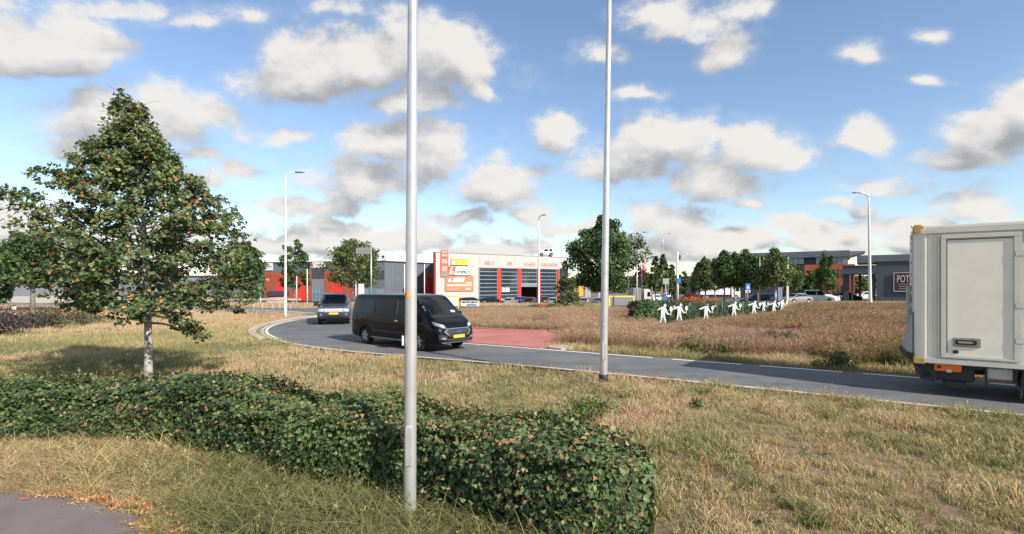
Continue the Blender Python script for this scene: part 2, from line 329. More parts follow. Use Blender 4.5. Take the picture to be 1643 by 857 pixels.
# red truck apron, slab by slab
ap = empty('truck_apron', label='red concrete truck apron between the lane and the tall dry grass', kind='structure')
A0, _ = resample([p for p in INN if p[0] < 1.9 and 821.5+F*p[0]/p[1] > 630], 22); A0 = [(x, y) for x, y in offset(A0, -0.06)]
A1 = [(3.15, 22.8), (2.1, 23.6)] + arc(8.8, 258, 218, 20)
for k in range(21):
    z0, z1 = 0.05, 0.12
    def q(P, z): return (P[0], P[1], z)
    a, b_, c, d = Vector(q(A0[k], z0)), Vector(q(A0[k+1], z0)), Vector(q(A1[k+1], z1)), Vector(q(A1[k], z1))
    e = (b_-a).normalized()*0.015; e2 = (c-d).normalized()*0.015
    T = [a+e, b_-e, c-e2, d+e2]; b = MB(); b.add([(*v[:2], -0.05) for v in T] + [tuple(v) for v in T], [(0,1,2,3),(4,5,6,7),(0,1,5,4),(1,2,6,5),(2,3,7,6),(3,0,4,7)])
    fixn(b.build('apron_slab', M_apron, ap))
# apron rim kerb
for k in range(21):
    a, b_ = Vector((*A1[k], 0)), Vector((*A1[k+1], 0)); d = (b_-a).normalized(); n = Vector((d.y, -d.x, 0)); a += d*.015; b_ -= d*.015
    T = [a, b_, b_+n*.3, a+n*.3]; b = MB(); b.add([(v.x, v.y, 0) for v in T] + [(v.x, v.y, .16) for v in T], [(0,1,2,3),(4,5,6,7),(0,1,5,4),(1,2,6,5),(2,3,7,6),(3,0,4,7)])
    fixn(b.build('rim_slab', M_apron, ap))
es = [gp(878, 558), gp(890, 555.5), gp(905, 556), gp(920, 558.5), gp(918, 561), gp(900, 562), gp(885, 560.5)]
b = MB(); b.add([(x, y, 0.0) for x, y, _ in es] + [(x, y, 0.07) for x, y, _ in es], [tuple(range(7)), tuple(range(7, 14))] + [(i, (i+1) % 7, 7+(i+1) % 7, 7+i) for i in range(7)])
o = fixn(b.build('island_stone', M_kerb)); tag(o, 'rounded beige concrete nose piece at the right end of the red apron', kind='structure')

# ================================================================== GRASS
def tint_mat(name, ramp_cols, var=0.0, rough=0.7, trans=0.25, tipmix=None):
    """colour from the instance's 'tint' (0..1) through a ramp; tips lean to tipmix by the blade's own 'h'"""
    m = bpy.data.materials.new(name); m.use_nodes = True; t = m.node_tree; b = t.nodes['Principled BSDF']
    b.inputs['Roughness'].default_value = rough; b.inputs['Specular IOR Level'].default_value = 0.25
    at = t.nodes.new('ShaderNodeAttribute'); at.attribute_type = 'INSTANCER'; at.attribute_name = 'tint'
    a2 = t.nodes.new('ShaderNodeAttribute'); a2.attribute_name = 'bt'
    ad = t.nodes.new('ShaderNodeMath'); ad.operation = 'ADD'; t.links.new(at.outputs['Fac'], ad.inputs[0]); t.links.new(a2.outputs['Fac'], ad.inputs[1])
    cr = t.nodes.new('ShaderNodeValToRGB'); e = cr.color_ramp.elements
    while len(e) < len(ramp_cols): e.new(0.5)
    for i, (p, c) in enumerate(ramp_cols): e[i].position = p; e[i].color = (*c, 1)
    t.links.new(ad.outputs[0], cr.inputs[0]); src = cr.outputs[0]
    if tipmix:
        a3 = t.nodes.new('ShaderNodeAttribute'); a3.attribute_name = 'h'; mx = t.nodes.new('ShaderNodeMix'); mx.data_type = 'RGBA'
        ml = t.nodes.new('ShaderNodeMath'); ml.operation = 'MULTIPLY'; ml.inputs[1].default_value = tipmix[1]; t.links.new(a3.outputs['Fac'], ml.inputs[0])
        t.links.new(ml.outputs[0], mx.inputs[0]); t.links.new(src, mx.inputs[6]); mx.inputs[7].default_value = (*tipmix[0], 1); src = mx.outputs[2]
    t.links.new(src, b.inputs['Base Color'])
    if trans:
        tr = t.nodes.new('ShaderNodeBsdfTranslucent'); t.links.new(src, tr.inputs[0]); ms_ = t.nodes.new('ShaderNodeMixShader'); ms_.inputs[0].default_value = trans
        t.links.new(b.outputs[0], ms_.inputs[1]); t.links.new(tr.outputs[0], ms_.inputs[2]); t.links.new(ms_.outputs[0], t.nodes['Material Output'].inputs[0])
    return m
def tuft(name, nb, rad, h, w, bend, m, head=0.0, seed=0, flat=0.0, segs=3):
    r = random.Random(seed); V = []; Fc = []; H = []; T = []
    for k in range(nb):
        a = r.uniform(0, 2*PI); R = rad * math.sqrt(r.random()); x, y = R*math.cos(a), R*math.sin(a)
        hh = h * r.uniform(.45, 1.1); da = r.uniform(0, 2*PI); bd = bend * r.uniform(.3, 1.5) + flat * r.uniform(.5, 1.3); ww = w * r.uniform(.6, 1.3); wa = r.uniform(0, PI); bt = r.uniform(-.26, .26)
        ln = r.uniform(.15, .5) * bend
        n0 = len(V)
        for s in range(segs + 1):
            t = s / segs; px = x + math.cos(da) * (bd*t*t + ln*t) * hh; py = y + math.sin(da) * (bd*t*t + ln*t) * hh; pz = hh * (t - .45 * min(1, bd) * t*t)
            if s == segs: V.append((px, py, pz)); H.append(1.0); T.append(bt)
            else:
                q = ww * (1 - t*.75); V += [(px - math.cos(wa)*q, py - math.sin(wa)*q, pz - (.03 if s == 0 else 0)), (px + math.cos(wa)*q, py + math.sin(wa)*q, pz)]; H += [t, t]; T += [bt, bt]
        for s in range(segs - 1): i = n0 + 2*s; Fc.append((i, i+1, i+3, i+2))
        i = n0 + 2*(segs-1); Fc.append((i, i+1, i+2))
        if head and r.random() < head:            # seed panicle
            tx, ty, tz = V[-1]
            for q in range(5):
                n1 = len(V); sa = r.uniform(0, 2*PI); L = h*r.uniform(.06, .14); zz = tz - q*h*.035
                V += [(tx, ty, zz), (tx + math.cos(sa)*L*.6 - .004, ty + math.sin(sa)*L*.6, zz + L*.5), (tx + math.cos(sa)*L*.6 + .004, ty + math.sin(sa)*L*.6 + .004, zz + L*.85)]
                H += [1.4]*3; T += [bt + .1]*3; Fc.append((n1, n1+1, n1+2))
    me = bpy.data.meshes.new(name); me.from_pydata(V, [], Fc)
    a = me.attributes.new('h', 'FLOAT', 'POINT'); a.data.foreach_set('value', H); a = me.attributes.new('bt', 'FLOAT', 'POINT'); a.data.foreach_set('value', T)
    me.materials.append(m); return bpy.data.objects.new(name, me)
def leafplant(name, n, h, lw, m, seed=0, spread=.5):
    r = random.Random(seed); V = []; Fc = []; T = []
    for k in range(n):
        a = r.uniform(0, 2*PI); R = spread*h*math.sqrt(r.random()); z = h*r.uniform(.1, 1)*(1-.5*R/(spread*h)); x, y = R*math.cos(a), R*math.sin(a)
        nrm = Vector((math.cos(a)*.6 + r.uniform(-.5, .5), math.sin(a)*.6 + r.uniform(-.5, .5), r.uniform(.2, 1))).normalized(); u_ = nrm.orthogonal().normalized(); u_.rotate(Matrix.Rotation(r.uniform(0, 6.28), 3, nrm)); v_ = nrm.cross(u_)
        s = lw * r.uniform(.6, 1.3); p = Vector((x, y, z)); n0 = len(V)
        V += [tuple(p - u_*s), tuple(p + v_*s*.5), tuple(p + u_*s*.9), tuple(p - v_*s*.5)]; Fc.append((n0, n0+1, n0+2, n0+3)); T += [r.uniform(-.15, .15)]*4
    me = bpy.data.meshes.new(name); me.from_pydata(V, [], Fc); a = me.attributes.new('bt', 'FLOAT', 'POINT'); a.data.foreach_set('value', T)
    a = me.attributes.new('h', 'FLOAT', 'POINT'); me.materials.append(m); return bpy.data.objects.new(name, me)
def scatter(name, P, tint, scl, protos, label, cat, zs=None, lean=0.12, rot=None, seed=0):
    r = np.random.RandomState(seed + 5); n = len(P)
    me = bpy.data.meshes.new(name); me.from_pydata([], [], []); me.vertices.add(n); me.vertices.foreach_set('co', np.asarray(P, np.float32).ravel())
    def at(nm, typ, val, key='value'):
        a_ = me.attributes.new(nm, typ, 'POINT'); a_.data.foreach_set(key, np.ascontiguousarray(val).ravel())
    at('tint', 'FLOAT', np.asarray(tint, np.float32))
    rz = r.uniform(0, 6.283, n) if rot is None else rot
    at('rot', 'FLOAT_VECTOR', np.stack([r.normal(0, lean, n), r.normal(0, lean, n), rz], 1).astype(np.float32), 'vector')
    s = np.asarray(scl, np.float32); z = s if zs is None else s*zs
    at('scl', 'FLOAT_VECTOR', np.stack([s, s, z], 1).astype(np.float32), 'vector'); at('idx', 'INT', r.randint(0, len(protos), n).astype(np.int32))
    o = link(name, me)
    c = bpy.data.collections.new(name + '_kinds')
    for q in protos:
        if q.name not in c.objects: c.objects.link(q)
    ng = bpy.data.node_groups.new(name + '_scatter', 'GeometryNodeTree'); ng.interface.new_socket('Geometry', in_out='INPUT', socket_type='NodeSocketGeometry'); ng.interface.new_socket('Geometry', in_out='OUTPUT', socket_type='NodeSocketGeometry')
    I = ng.nodes.new('NodeGroupInput'); O = ng.nodes.new('NodeGroupOutput'); ip = ng.nodes.new('GeometryNodeInstanceOnPoints'); ci = ng.nodes.new('GeometryNodeCollectionInfo')
    ci.inputs['Collection'].default_value = c; ci.inputs['Separate Children'].default_value = True; ci.inputs['Reset Children'].default_value = True
    def na(nm, ty):
        q = ng.nodes.new('GeometryNodeInputNamedAttribute'); q.data_type = ty; q.inputs[0].default_value = nm; return q.outputs[0]
    er = ng.nodes.new('FunctionNodeEulerToRotation'); L = ng.links.new
    L(I.outputs[0], ip.inputs['Points']); L(ci.outputs[0], ip.inputs['Instance']); ip.inputs['Pick Instance'].default_value = True
    L(na('idx', 'INT'), ip.inputs['Instance Index']); L(na('rot', 'FLOAT_VECTOR'), er.inputs[0]); L(er.outputs[0], ip.inputs['Rotation']); L(na('scl', 'FLOAT_VECTOR'), ip.inputs['Scale']); L(ip.outputs[0], O.inputs[0])
    md = o.modifiers.new('scatter', 'NODES'); md.node_group = ng
    return tag(o, label, cat, kind='stuff')
def pnoise(x, y, s, seed):
    r = np.random.RandomState(seed); v = 0
    for k in range(6):
        a = r.uniform(0, 2*PI); f_ = s * r.uniform(.5, 2.2); v = v + np.sin((x*math.cos(a) + y*math.sin(a))*f_ + r.uniform(0, 6)) / 6
    return v * 1.6
def bare(x, y, pad=0):
    return inpoly(x, y, LANE) | inpoly(x, y, ARM) | inpoly(x, y, PATH) | inpoly(x, y, PARK)
G_near = tint_mat('grass_blades', [(0.0, (0.05,0.09,0.02)), (0.3, (0.15,0.20,0.05)), (0.6, (0.38,0.31,0.13)), (0.85, (0.62,0.47,0.26)), (1.0, (0.24,0.15,0.08))], tipmix=((0.62,0.47,0.27), .35))
G_dry = tint_mat('dry_blades', [(0.0, (0.10,0.16,0.04)), (0.3, (0.29,0.28,0.095)), (0.55, (0.52,0.39,0.20)), (0.8, (0.66,0.47,0.30)), (1.0, (0.30,0.14,0.09))], tipmix=((0.66,0.52,0.31), .42))
G_tall = tint_mat('tall_blades', [(0.0, (0.09,0.13,0.035)), (0.25, (0.21,0.20,0.07)), (0.5, (0.45,0.31,0.165)), (0.75, (0.31,0.175,0.11)), (1.0, (0.13,0.055,0.035))], tipmix=((0.60,0.42,0.30), .32))
G_leaf = tint_mat('weed_leaves', [(0.0, (0.05,0.10,0.025)), (0.4, (0.12,0.20,0.05)), (0.7, (0.30,0.32,0.08)), (1.0, (0.45,0.40,0.12))])
short = [tuft('short_tuft', 30, .15, .17, .0062, .6, G_dry, .12, s) for s in range(6)]
shortf = [tuft('turf_tuft', 40, .32, .17, .007, .5, G_dry, .12, s+20, segs=2) for s in range(4)]
longt = [tuft('long_tuft', 44, .17, .30, .0056, .9, G_near, .05, s+40, flat=.5, segs=4) for s in range(5)]
tall = [tuft('tall_tuft', 42, .24, .70, .0055, .32, G_tall, .65, s+60) for s in range(5)]
HEDGE = chaikin([(-11.5, 8.35), (-9.5, 8.25), (-7.58, 8.15), (-5.4, 8.05), (-4.0, 7.5), (-2.15, 6.6), (-.9, 5.95), (.1, 5.4), (.8, 4.95), (1.22, 4.62)], 3)
def nearhedge(x, y, d=.42):
    H = np.array(resample(HEDGE, 60)[0]); return (np.min((x[:, None]-H[:, 0])**2 + (y[:, None]-H[:, 1])**2, axis=1) < d*d)
def pts(x0, x1, y0, y1, dens, seed, cond=None, frus=True):
    r = np.random.RandomState(seed); n = int((x1-x0)*(y1-y0)*dens); x = r.uniform(x0, x1, n); y = r.uniform(y0, y1, n)
    k = ~bare(x, y)
    if frus: k &= np.abs(x) < y*1.22 + 2.5
    if cond is not None: k &= cond(x, y)
    x, y = x[k], y[k]
    if y0 < 9:
        k = ~nearhedge(x, y); x, y = x[k], y[k]
    return x, y, np.stack([x, y, zf(x, y)], 1)
def front(x, y):   # camera side of the hedge
    H = np.array(resample(HEDGE, 60)[0]); yh = np.interp(x, H[:, 0], H[:, 1]); return (y < yh) & (x < 1.2)
r_ = np.random.RandomState(3)
# long grass in front of the hedge
x, y, P = pts(-12, 2, 2.6, 8.4, 62, 1, front)
gr = sm(-4.8, -2.6, x + .35*pnoise(x, y, 1.2, 4)); ti = .68 - .66*gr + .18*pnoise(x, y, 2.5, 5)
ed = inpoly(x, y, [(a, b+.45) for a, b in PATH]) | (x + y < .8)
scatter('long_grass', P, np.clip(ti + .12*ed, .03, .97), r_.uniform(.6, 1.15, len(x)) * np.where(ed, .7, 1), longt, 'long matted green and straw grass between the path and the hedge', 'grass', lean=.25)
# near lawn behind and right of the hedge
def lawn(x, y): return (~front(x, y)) & (y < 20) & ~inpoly(x, y, ISL)
ISL = [(x_, y_) for x_, y_ in INN if x_ < 60] + [(-9.5,37),(-6,42.5),(0,46.2),(10,47.5),(90,48),(90,-18)]
x, y, P = pts(-17, 16, 2.6, 12, 62, 2, lawn)
ti = .32 + .30*pnoise(x, y, .9, 8) + .24*pnoise(x, y, 3.2, 9) + r_.normal(0, .13, len(x)) + .12*sm(3, 8, x)*pnoise(x, y, .5, 1) + .1*(np.abs(x-4) < 3)*(y < 12)*(y > 8)
tallm = np.clip(.80 + .45*pnoise(x, y, 2.3, 12), .5, 1.45)
scatter('lawn_grass', P, np.clip(ti, .02, .98), r_.uniform(.75, 1.2, len(x))*tallm, short, 'short dry tan and green grass around the hedge, cut low', 'grass', lean=.15)
x, y, P = pts(-36, 36, 12, 24, 13, 3, lambda x, y: ~inpoly(x, y, ISL))
ti = .43 + .28*pnoise(x, y, .7, 8) + r_.normal(0, .1, len(x)) + .12*pnoise(x, y, 3, 9) - .22*sm(-7, -12, x)
scatter('mid_grass', P, np.clip(ti, .02, .98), r_.uniform(.7, 1.1, len(x)), shortf, 'short grass between the hedge and the road, tan with green patches', 'grass', lean=.15)
x, y, P = pts(-86, -9, 20, 62, 5, 4, lambda x, y: ~inpoly(x, y, ISL))
ti = .66 + .25*pnoise(x, y, .3, 8) - .2*sm(34, 26, y) + .2*sm(38, 44, y)
scatter('field_grass', P, np.clip(ti, .02, .98), r_.uniform(.9, 1.6, len(x)), shortf, 'dry meadow grass in the left field beyond the big tree', 'grass', lean=.15)
# tall dry grass on the island and the right bank
def isl(x, y): return inpoly(x, y, ISL) & ~(((x-3.5)**2 + (y-33)**2 < 14.2**2) & ((x-3.5)**2 + (y-33)**2 > 8.1**2) & (y < 40) & ((x < 1.2 + (y-19)*.40) | ((x < 4.0) & (y > 23.2))))
nd = lambda x, y: .528*x + .849*y
x, y, P = pts(-8, 58, 8, 47.5, 9.5, 6, lambda x, y: isl(x, y) & (nd(x, y) > 18.3 + .5*pnoise(x, y, .8, 3)) )
pk = np.exp(-((x - 9 - .1*y)/8)**2) * sm(26, 20, y)
ti = .50 + .16*pnoise(x, y, .5, 22) + .16*pnoise(x, y, 2.2, 23) + r_.normal(0, .08, len(x)) + .22*pk - .22*np.exp(-(((x-18)/4.5)**2 + ((y-21)/3)**2)) + .25*np.exp(-(((x-20.5)/2.2)**2 + ((y-18.8)/1.6)**2)) + .08*sm(8, 20, x)
hs = np.where(y > 40, .55, 1.0) * np.clip(.82 + .3*pnoise(x, y, 1.1, 31), .4, 1.2)
ppx = 821.5 + F*x/y; fl_ = np.interp(ppx, [950, 1035, 1065, 1134, 1211, 1256, 1285], [480, 500, 519, 514, 507, 501, 486]); hm = 2.4 - (fl_-HZ)*y/F; hs = np.minimum(hs, np.clip(hm/.80, .28, 1.25)); hs = np.where((ppx > 1035) & (ppx < 1270) & (y > 28 + 12.5*(ppx-1018)/250.), .35, hs)
ti = ti - .22*sm(11, 15, x)*sm(-.1, .3, pnoise(x, y, .55, 71)) + .34*sm(9, 14, x)*sm(0, .3, pnoise(x, y, .8, 72)) + .12*sm(12, 17, x) * (1 - .5*np.exp(-(((x-30)/10)**2 + ((y-40)/6)**2)))
scatter('tall_dry_grass', P, np.clip(ti, .02, .99), np.full(len(x), 1.0)*hs, tall, 'tall dry tan and reddish grass on the island and bank beyond the lane', 'grass', lean=.1)
x, y, P = pts(-3, 58, 5, 34, 16, 7, lambda x, y: isl(x, y) & (nd(x, y) < 19.4) & (nd(x, y) > 16.75))
ti = .33 + .3*pnoise(x, y, .9, 42) + .1*sm(18, 19.2, nd(x, y))
scatter('verge_grass', P, np.clip(ti, .02, .98), r_.uniform(.8, 1.3, len(x)), shortf, 'low greener grass strip along the far side of the lane', 'grass', lean=.15)
x, y, P = pts(-110, 110, 54, 86, 2.2, 8)
scatter('far_grass', P, np.clip(.6 + .2*pnoise(x, y, .3, 9), 0, 1), r_.uniform(1.5, 2.6, len(x)), shortf, 'dry grass strip between the back road and the parking yard', 'grass')
# weeds
wp = [leafplant('weed_plant', 60, .35, .035, G_leaf, s) for s in range(4)]
x, y, P = pts(-17, 16, 3, 13, 1.1, 9, lawn)
k = pnoise(x, y, 1.1, 55) > .15; x, y, P = x[k], y[k], P[k]
scatter('lawn_weeds', P, r_.uniform(.1, .6, len(x)), r_.uniform(.3, .75, len(x)), wp, 'small green weeds dotted through the short grass', 'weeds', zs=.7)
G_green = tint_mat('green_stems', [(0, (0.06,0.10,0.025)), (.35, (0.16,0.18,0.055)), (.6, (0.28,0.18,0.085)), (1, (0.26,0.10,0.06))], tipmix=((0.46,0.28,0.17), .35))
gt = [tuft('green_tuft', 40, .24, .66, .008, .3, G_green, .7, s+90) for s in range(4)]
x, y, P = pts(8, 44, 8, 44, 9.5, 29, lambda x, y: isl(x, y) & (nd(x, y) > 18.0))
hm = 2.4 - (np.interp(821.5+F*x/y, [950, 1035, 1065, 1134, 1211, 1256, 1285], [480, 500, 519, 514, 507, 501, 487])-HZ)*y/F
k = (pnoise(x, y, .55, 81) + 1.0*sm(9, 14, x) > .45) & (hm > .3); x, y, P, hm = x[k], y[k], P[k], hm[k]
scatter('green_bank_grass', P, np.clip(.44 + .6*pnoise(x, y, .7, 82) + r_.normal(0, .12, len(x)), 0, 1), np.minimum(r_.uniform(.7, 1.35, len(x)), hm/.72), gt, 'olive and rusty stems standing among the tall dry grass at the right', 'grass')
# taller green and straw clumps standing out of the lawn
lt2 = [tuft('clump_tuft', 70, .13, .30, .006, .8, G_near, .15, s+120, flat=.15, segs=4) for s in range(4)]
x, y, P = pts(-17, 16, 3, 12.5, 3.0, 33, lawn)
k = pnoise(x, y, 1.4, 85) > .1; x, y, P = x[k], y[k], P[k]
scatter('lawn_clumps', P, np.clip(.22 + .3*pnoise(x, y, 1.0, 86) + r_.normal(0, .12, len(x)), 0, .8), r_.uniform(.5, 1.15, len(x)), lt2, 'taller green and straw grass clumps standing out of the low lawn', 'grass', lean=.2)
G_sor = tint_mat('sorrel_stems', [(0, (0.30,0.10,0.05)), (1, (0.48,0.24,0.12))], trans=.1)
sp_ = [tuft('sorrel_stalk', 7, .10, .42, .006, .25, G_sor, 1.0, s+140) for s in range(3)]
x, y, P = pts(-17, 16, 3, 14, .9, 34, lawn)
k = pnoise(x, y, .9, 88) > 0; x, y, P = x[k], y[k], P[k]
scatter('sorrel_stalks', P, r_.uniform(0, 1, len(x)), r_.uniform(.5, 1.1, len(x)), sp_, 'thin reddish brown seed stalks scattered over the lawn', 'weeds')
G_bank = tint_mat('bank_leaves', [(0, (0.05,0.09,0.025)), (.4, (0.10,0.14,0.04)), (.65, (0.17,0.12,0.06)), (1, (0.20,0.075,0.045))])
wb = [leafplant('bank_plant', 110, .55, .05, G_bank, s+9, spread=.7) for s in range(4)]
x, y, P = pts(5, 42, 10, 44, 2.6, 19, lambda x, y: isl(x, y) & (nd(x, y) > 18.2))
hm = 2.4 - (np.interp(821.5+F*x/y, [950, 1035, 1065, 1134, 1211, 1256, 1285], [480, 500, 519, 514, 507, 501, 488])-HZ)*y/F; k = (pnoise(x, y, .6, 75) + .9*sm(9, 13, x) > .42) & (hm > .35); x, y, P = x[k], y[k], P[k]
scatter('bank_weeds', P, np.clip(.48 + .55*pnoise(x, y, .5, 76) + r_.normal(0, .12, len(x)), 0, 1), np.minimum(r_.uniform(.7, 1.5, len(x)), hm[k]/.55), wb, 'olive and reddish weeds growing through the tall grass of the right bank', 'weeds')
# orange fallen leaves along the path
G_or = tint_mat('fallen_leaf_colour', [(0, (0.45,0.12,0.05)), (.5, (0.62,0.24,0.09)), (1, (0.60,0.38,0.18))], trans=.15)
lf = [leafplant('fallen_leaf', 14, .07, .022, G_or, s, spread=2.0) for s in range(3)]
E = np.array(resample([(-12,6.6),(-5.8,5.85),(-4.87,5.65),(-3.97,5.3),(-3.3,4.75),(-2.4,3.7)], 700)[0]); rr = np.random.RandomState(5)
w_ = np.clip(pnoise(E[:, 0], E[:, 1], 2.5, 77)*1.4 + .38, .0, 1.5); kk = rr.uniform(0, 1.2, len(E)) < w_
E = E[kk] + rr.normal(0, .10, (kk.sum(), 2)) + np.array([.02, .08])
scatter('fallen_leaves', np.c_[E, np.full(len(E), .05)], rr.uniform(0, 1, len(E)), rr.uniform(.4, .8, len(E)), lf, 'orange fallen leaves lying along the edge of the footpath', 'leaves')
# ================================================================== HEDGE, TREES
def leaf_mat(name, cols, trans=.22, rough=.55):
    m = bpy.data.materials.new(name); m.use_nodes = True; t = m.node_tree; b = t.nodes['Principled BSDF']; b.inputs['Roughness'].default_value = rough; b.inputs['Specular IOR Level'].default_value = .35
    at = t.nodes.new('ShaderNodeAttribute'); at.attribute_name = 'tint'; cr = t.nodes.new('ShaderNodeValToRGB'); e = cr.color_ramp.elements
    while len(e) < len(cols): e.new(.5)
    for i, (p, c) in enumerate(cols): e[i].position = p; e[i].color = (*c, 1)
    L = t.links.new; L(at.outputs['Fac'], cr.inputs[0]); L(cr.outputs[0], b.inputs['Base Color'])
    tr = t.nodes.new('ShaderNodeBsdfTranslucent'); L(cr.outputs[0], tr.inputs[0]); ms_ = t.nodes.new('ShaderNodeMixShader'); ms_.inputs[0].default_value = trans
    L(b.outputs[0], ms_.inputs[1]); L(tr.outputs[0], ms_.inputs[2]); L(ms_.outputs[0], t.nodes['Material Output'].inputs[0]); return m
M_hedge = leaf_mat('hedge_leaf', [(0, (0.028,0.056,0.024)), (.26, (0.098,0.155,0.056)), (.6, (0.24,0.29,0.10)), (.84, (0.25,0.25,0.08)), (.92, (0.30,0.15,0.085)), (1, (0.46,0.29,0.18))])
M_bigleaf = leaf_mat('broad_leaf', [(0, (0.025,0.052,0.022)), (.4, (0.085,0.135,0.048)), (.72, (0.21,0.26,0.09)), (.87, (0.30,0.29,0.11)), (.94, (0.38,0.15,0.06)), (1, (0.55,0.26,0.10))])
M_green = leaf_mat('tree_leaf', [(0, (0.022,0.05,0.02)), (.5, (0.06,0.12,0.035)), (1, (0.15,0.22,0.06))])
M_olive = leaf_mat('olive_leaf', [(0, (0.035,0.06,0.02)), (.5, (0.10,0.145,0.045)), (1, (0.24,0.27,0.08))])
M_redleaf = leaf_mat('red_leaf', [(0, (0.10,0.02,0.03)), (.5, (0.22,0.035,0.045)), (1, (0.35,0.08,0.06))])
M_oranget = leaf_mat('orange_bloom', [(0, (0.16,0.16,0.05)), (.35, (0.50,0.13,0.05)), (1, (0.75,0.28,0.10))])
M_shrub = leaf_mat('shrub_leaf', [(0, (0.03,0.03,0.025)), (.5, (0.08,0.08,0.045)), (1, (0.20,0.18,0.08))])
M_bark = noise_mix('bark', [(0.20,0.175,0.15), (0.34,0.31,0.28), (0.09,0.08,0.07)], [(9,.45,.6), (14,.56,.68)], bump=.8, bscale=30)
M_birch = noise_mix('pale_bark', [(0.36,0.33,0.30), (0.48,0.45,0.42), (0.10,0.085,0.075)], [(7,.45,.6), (11,.55,.62)], bump=.7, bscale=26)
M_twig = mat('twig', (0.13,0.085,0.055), .9, var=.3)
def leaves(name, C, N, size, tint, m, parent=None, rs=RS, lobed=True, aspect=.8):
    """a folded leaf at each centre: 6 outline vertices, 4 triangles"""
    n = len(C); size = np.broadcast_to(size, (n,))
    N = N / np.linalg.norm(N, axis=1)[:, None]; A = rs.normal(size=(n, 3)); U = np.cross(N, A); U /= np.linalg.norm(U, axis=1)[:, None]; Vv = np.cross(N, U)
    if lobed: pr = [(0, -.85, 0), (1.05*aspect, -.40, .22), (.58*aspect, .22, .16), (0, 1.1, -.12), (-.58*aspect, .22, .16), (-1.05*aspect, -.40, .22)]
    else: pr = [(0, -1, 0), (aspect*.8, 0, .15), (0, 1, 0), (-aspect*.8, 0, .15)]
    k = len(pr); P = np.empty((n, k, 3), np.float32)
    for i, (a, b, c) in enumerate(pr): P[:, i] = C + (U*a + Vv*b + N*c) * (size*.5)[:, None]
    tris = [(0,1,2),(0,2,3),(0,3,4),(0,4,5)] if lobed else [(0,1,2),(0,2,3)]
    T = (np.arange(n)[:, None, None]*k + np.array(tris)[None]).reshape(-1, 3)
    me = bpy.data.meshes.new(name); me.vertices.add(n*k); me.vertices.foreach_set('co', P.ravel())
    me.loops.add(T.size); me.loops.foreach_set('vertex_index', T.ravel().astype(np.int32)); me.polygons.add(len(T)); me.polygons.foreach_set('loop_start', np.arange(0, T.size, 3, dtype=np.int32))
    me.update(calc_edges=True); a = me.attributes.new('tint', 'FLOAT', 'POINT'); a.data.foreach_set('value', np.repeat(np.asarray(tint, np.float32), k)); me.materials.append(m)
    return link(name, me, None, parent)
def hedge_foliage(path, w, hf, n, leafsz, m, parent, rs, tint=lambda p, r: r, rag=.05):
    P, L = resample(path, 200); P = np.array(P); T = np.gradient(P, axis=0); T /= np.linalg.norm(T, axis=1)[:, None]; Nn = np.stack([-T[:, 1], T[:, 0]], 1)
    s = np.where(rs.rand(n) < .965, rs.uniform(0, 199, n), rs.uniform(191, 199, n)); P_ = np.stack([np.interp(s, range(200), P[:, i]) for i in (0, 1)], 1); Nq = np.stack([np.interp(s, range(200), Nn[:, i]) for i in (0, 1)], 1); Tq = np.stack([np.interp(s, range(200), T[:, i]) for i in (0, 1)], 1)
    # superellipse section
    e = .42; aa = np.linspace(-.42*PI, 1.42*PI, 1500); XX = np.sign(np.cos(aa))*np.abs(np.cos(aa))**e; ZZ = np.sign(np.sin(aa))*np.abs(np.sin(aa))**e
    cl = np.concatenate([[0], np.cumsum(np.hypot(np.diff(XX), np.diff(ZZ)))]); q_ = rs.uniform(0, cl[-1], n); X = np.interp(q_, cl, XX); Z = np.interp(q_, cl, ZZ); a = np.interp(q_, cl, aa)
    rd = 1 - np.abs(rs.normal(0, .13, n)) + rs.normal(0, rag, n)
    endf = np.sqrt(np.clip(1 - np.clip((s - 184)/15, 0, 1)**2, .02, 1)) 
    lump = 1 + .17*pnoise(P_[:, 0]*1.0 + a*.6, P_[:, 1] + a*.9, 3.2, 7) + .10*pnoise(P_[:, 0] + a, P_[:, 1] - a, 9, 8)
    h = hf(P_[:, 0]) ; wx = w * (1 + .06*pnoise(P_[:, 0], P_[:, 1], 2, 3))
    off = X * rd * wx/2 * lump * endf * np.where(rs.rand(n) < .3*(endf < .95), rs.rand(n), 1); z = h*.5 + Z * rd * h*.5 * (1+(lump-1)*(Z > 0)) * (.62+.38*endf)
    C = np.stack([P_[:, 0] + Nq[:, 0]*off, P_[:, 1] + Nq[:, 1]*off, np.maximum(z, .03)], 1)
    C[:, :2] += Tq * rs.normal(0, .03, n)[:, None]
    N = np.stack([Nq[:, 0]*X + Tq[:, 0]*(1-endf)*1.2, Nq[:, 1]*X + Tq[:, 1]*(1-endf)*1.2, Z*.9 + .35], 1) + rs.normal(0, .45, (n, 3))
    return leaves('foliage', C, N, leafsz*rs.uniform(.45, 1.4, n), np.clip(tint(C, rs), 0, 1), m, parent, rs)
hg = empty('hedge', (0, 0, 0), 0, 'low clipped dark green ivy hedge with brown leaves running across the foreground', 'hedge')
def htint(C, rs):
    n = len(C); t = rs.beta(2.0, 3.2, n)*.62 + .16*pnoise(C[:, 0], C[:, 1]+C[:, 2]*2, 1.3, 9) + .08*pnoise(C[:, 0]*1.0, C[:, 2]*3, 6, 10)
    br = (rs.uniform(0, 1, n) < (.03 + .07*(pnoise(C[:, 0]+C[:, 2], C[:, 1]-C[:, 2], 2.2, 14) > .28) + .16*(C[:, 2] > .76)*sm(-6, 0, C[:, 0])))
    return np.where(br, rs.uniform(.84, 1, n), np.clip(t, 0, .80))
hfn = lambda x: .82 + .10*sm(-6, 0, x) + .16*np.exp(-((x+4.45)/.75)**2) + .03*np.sin(x*3.1)
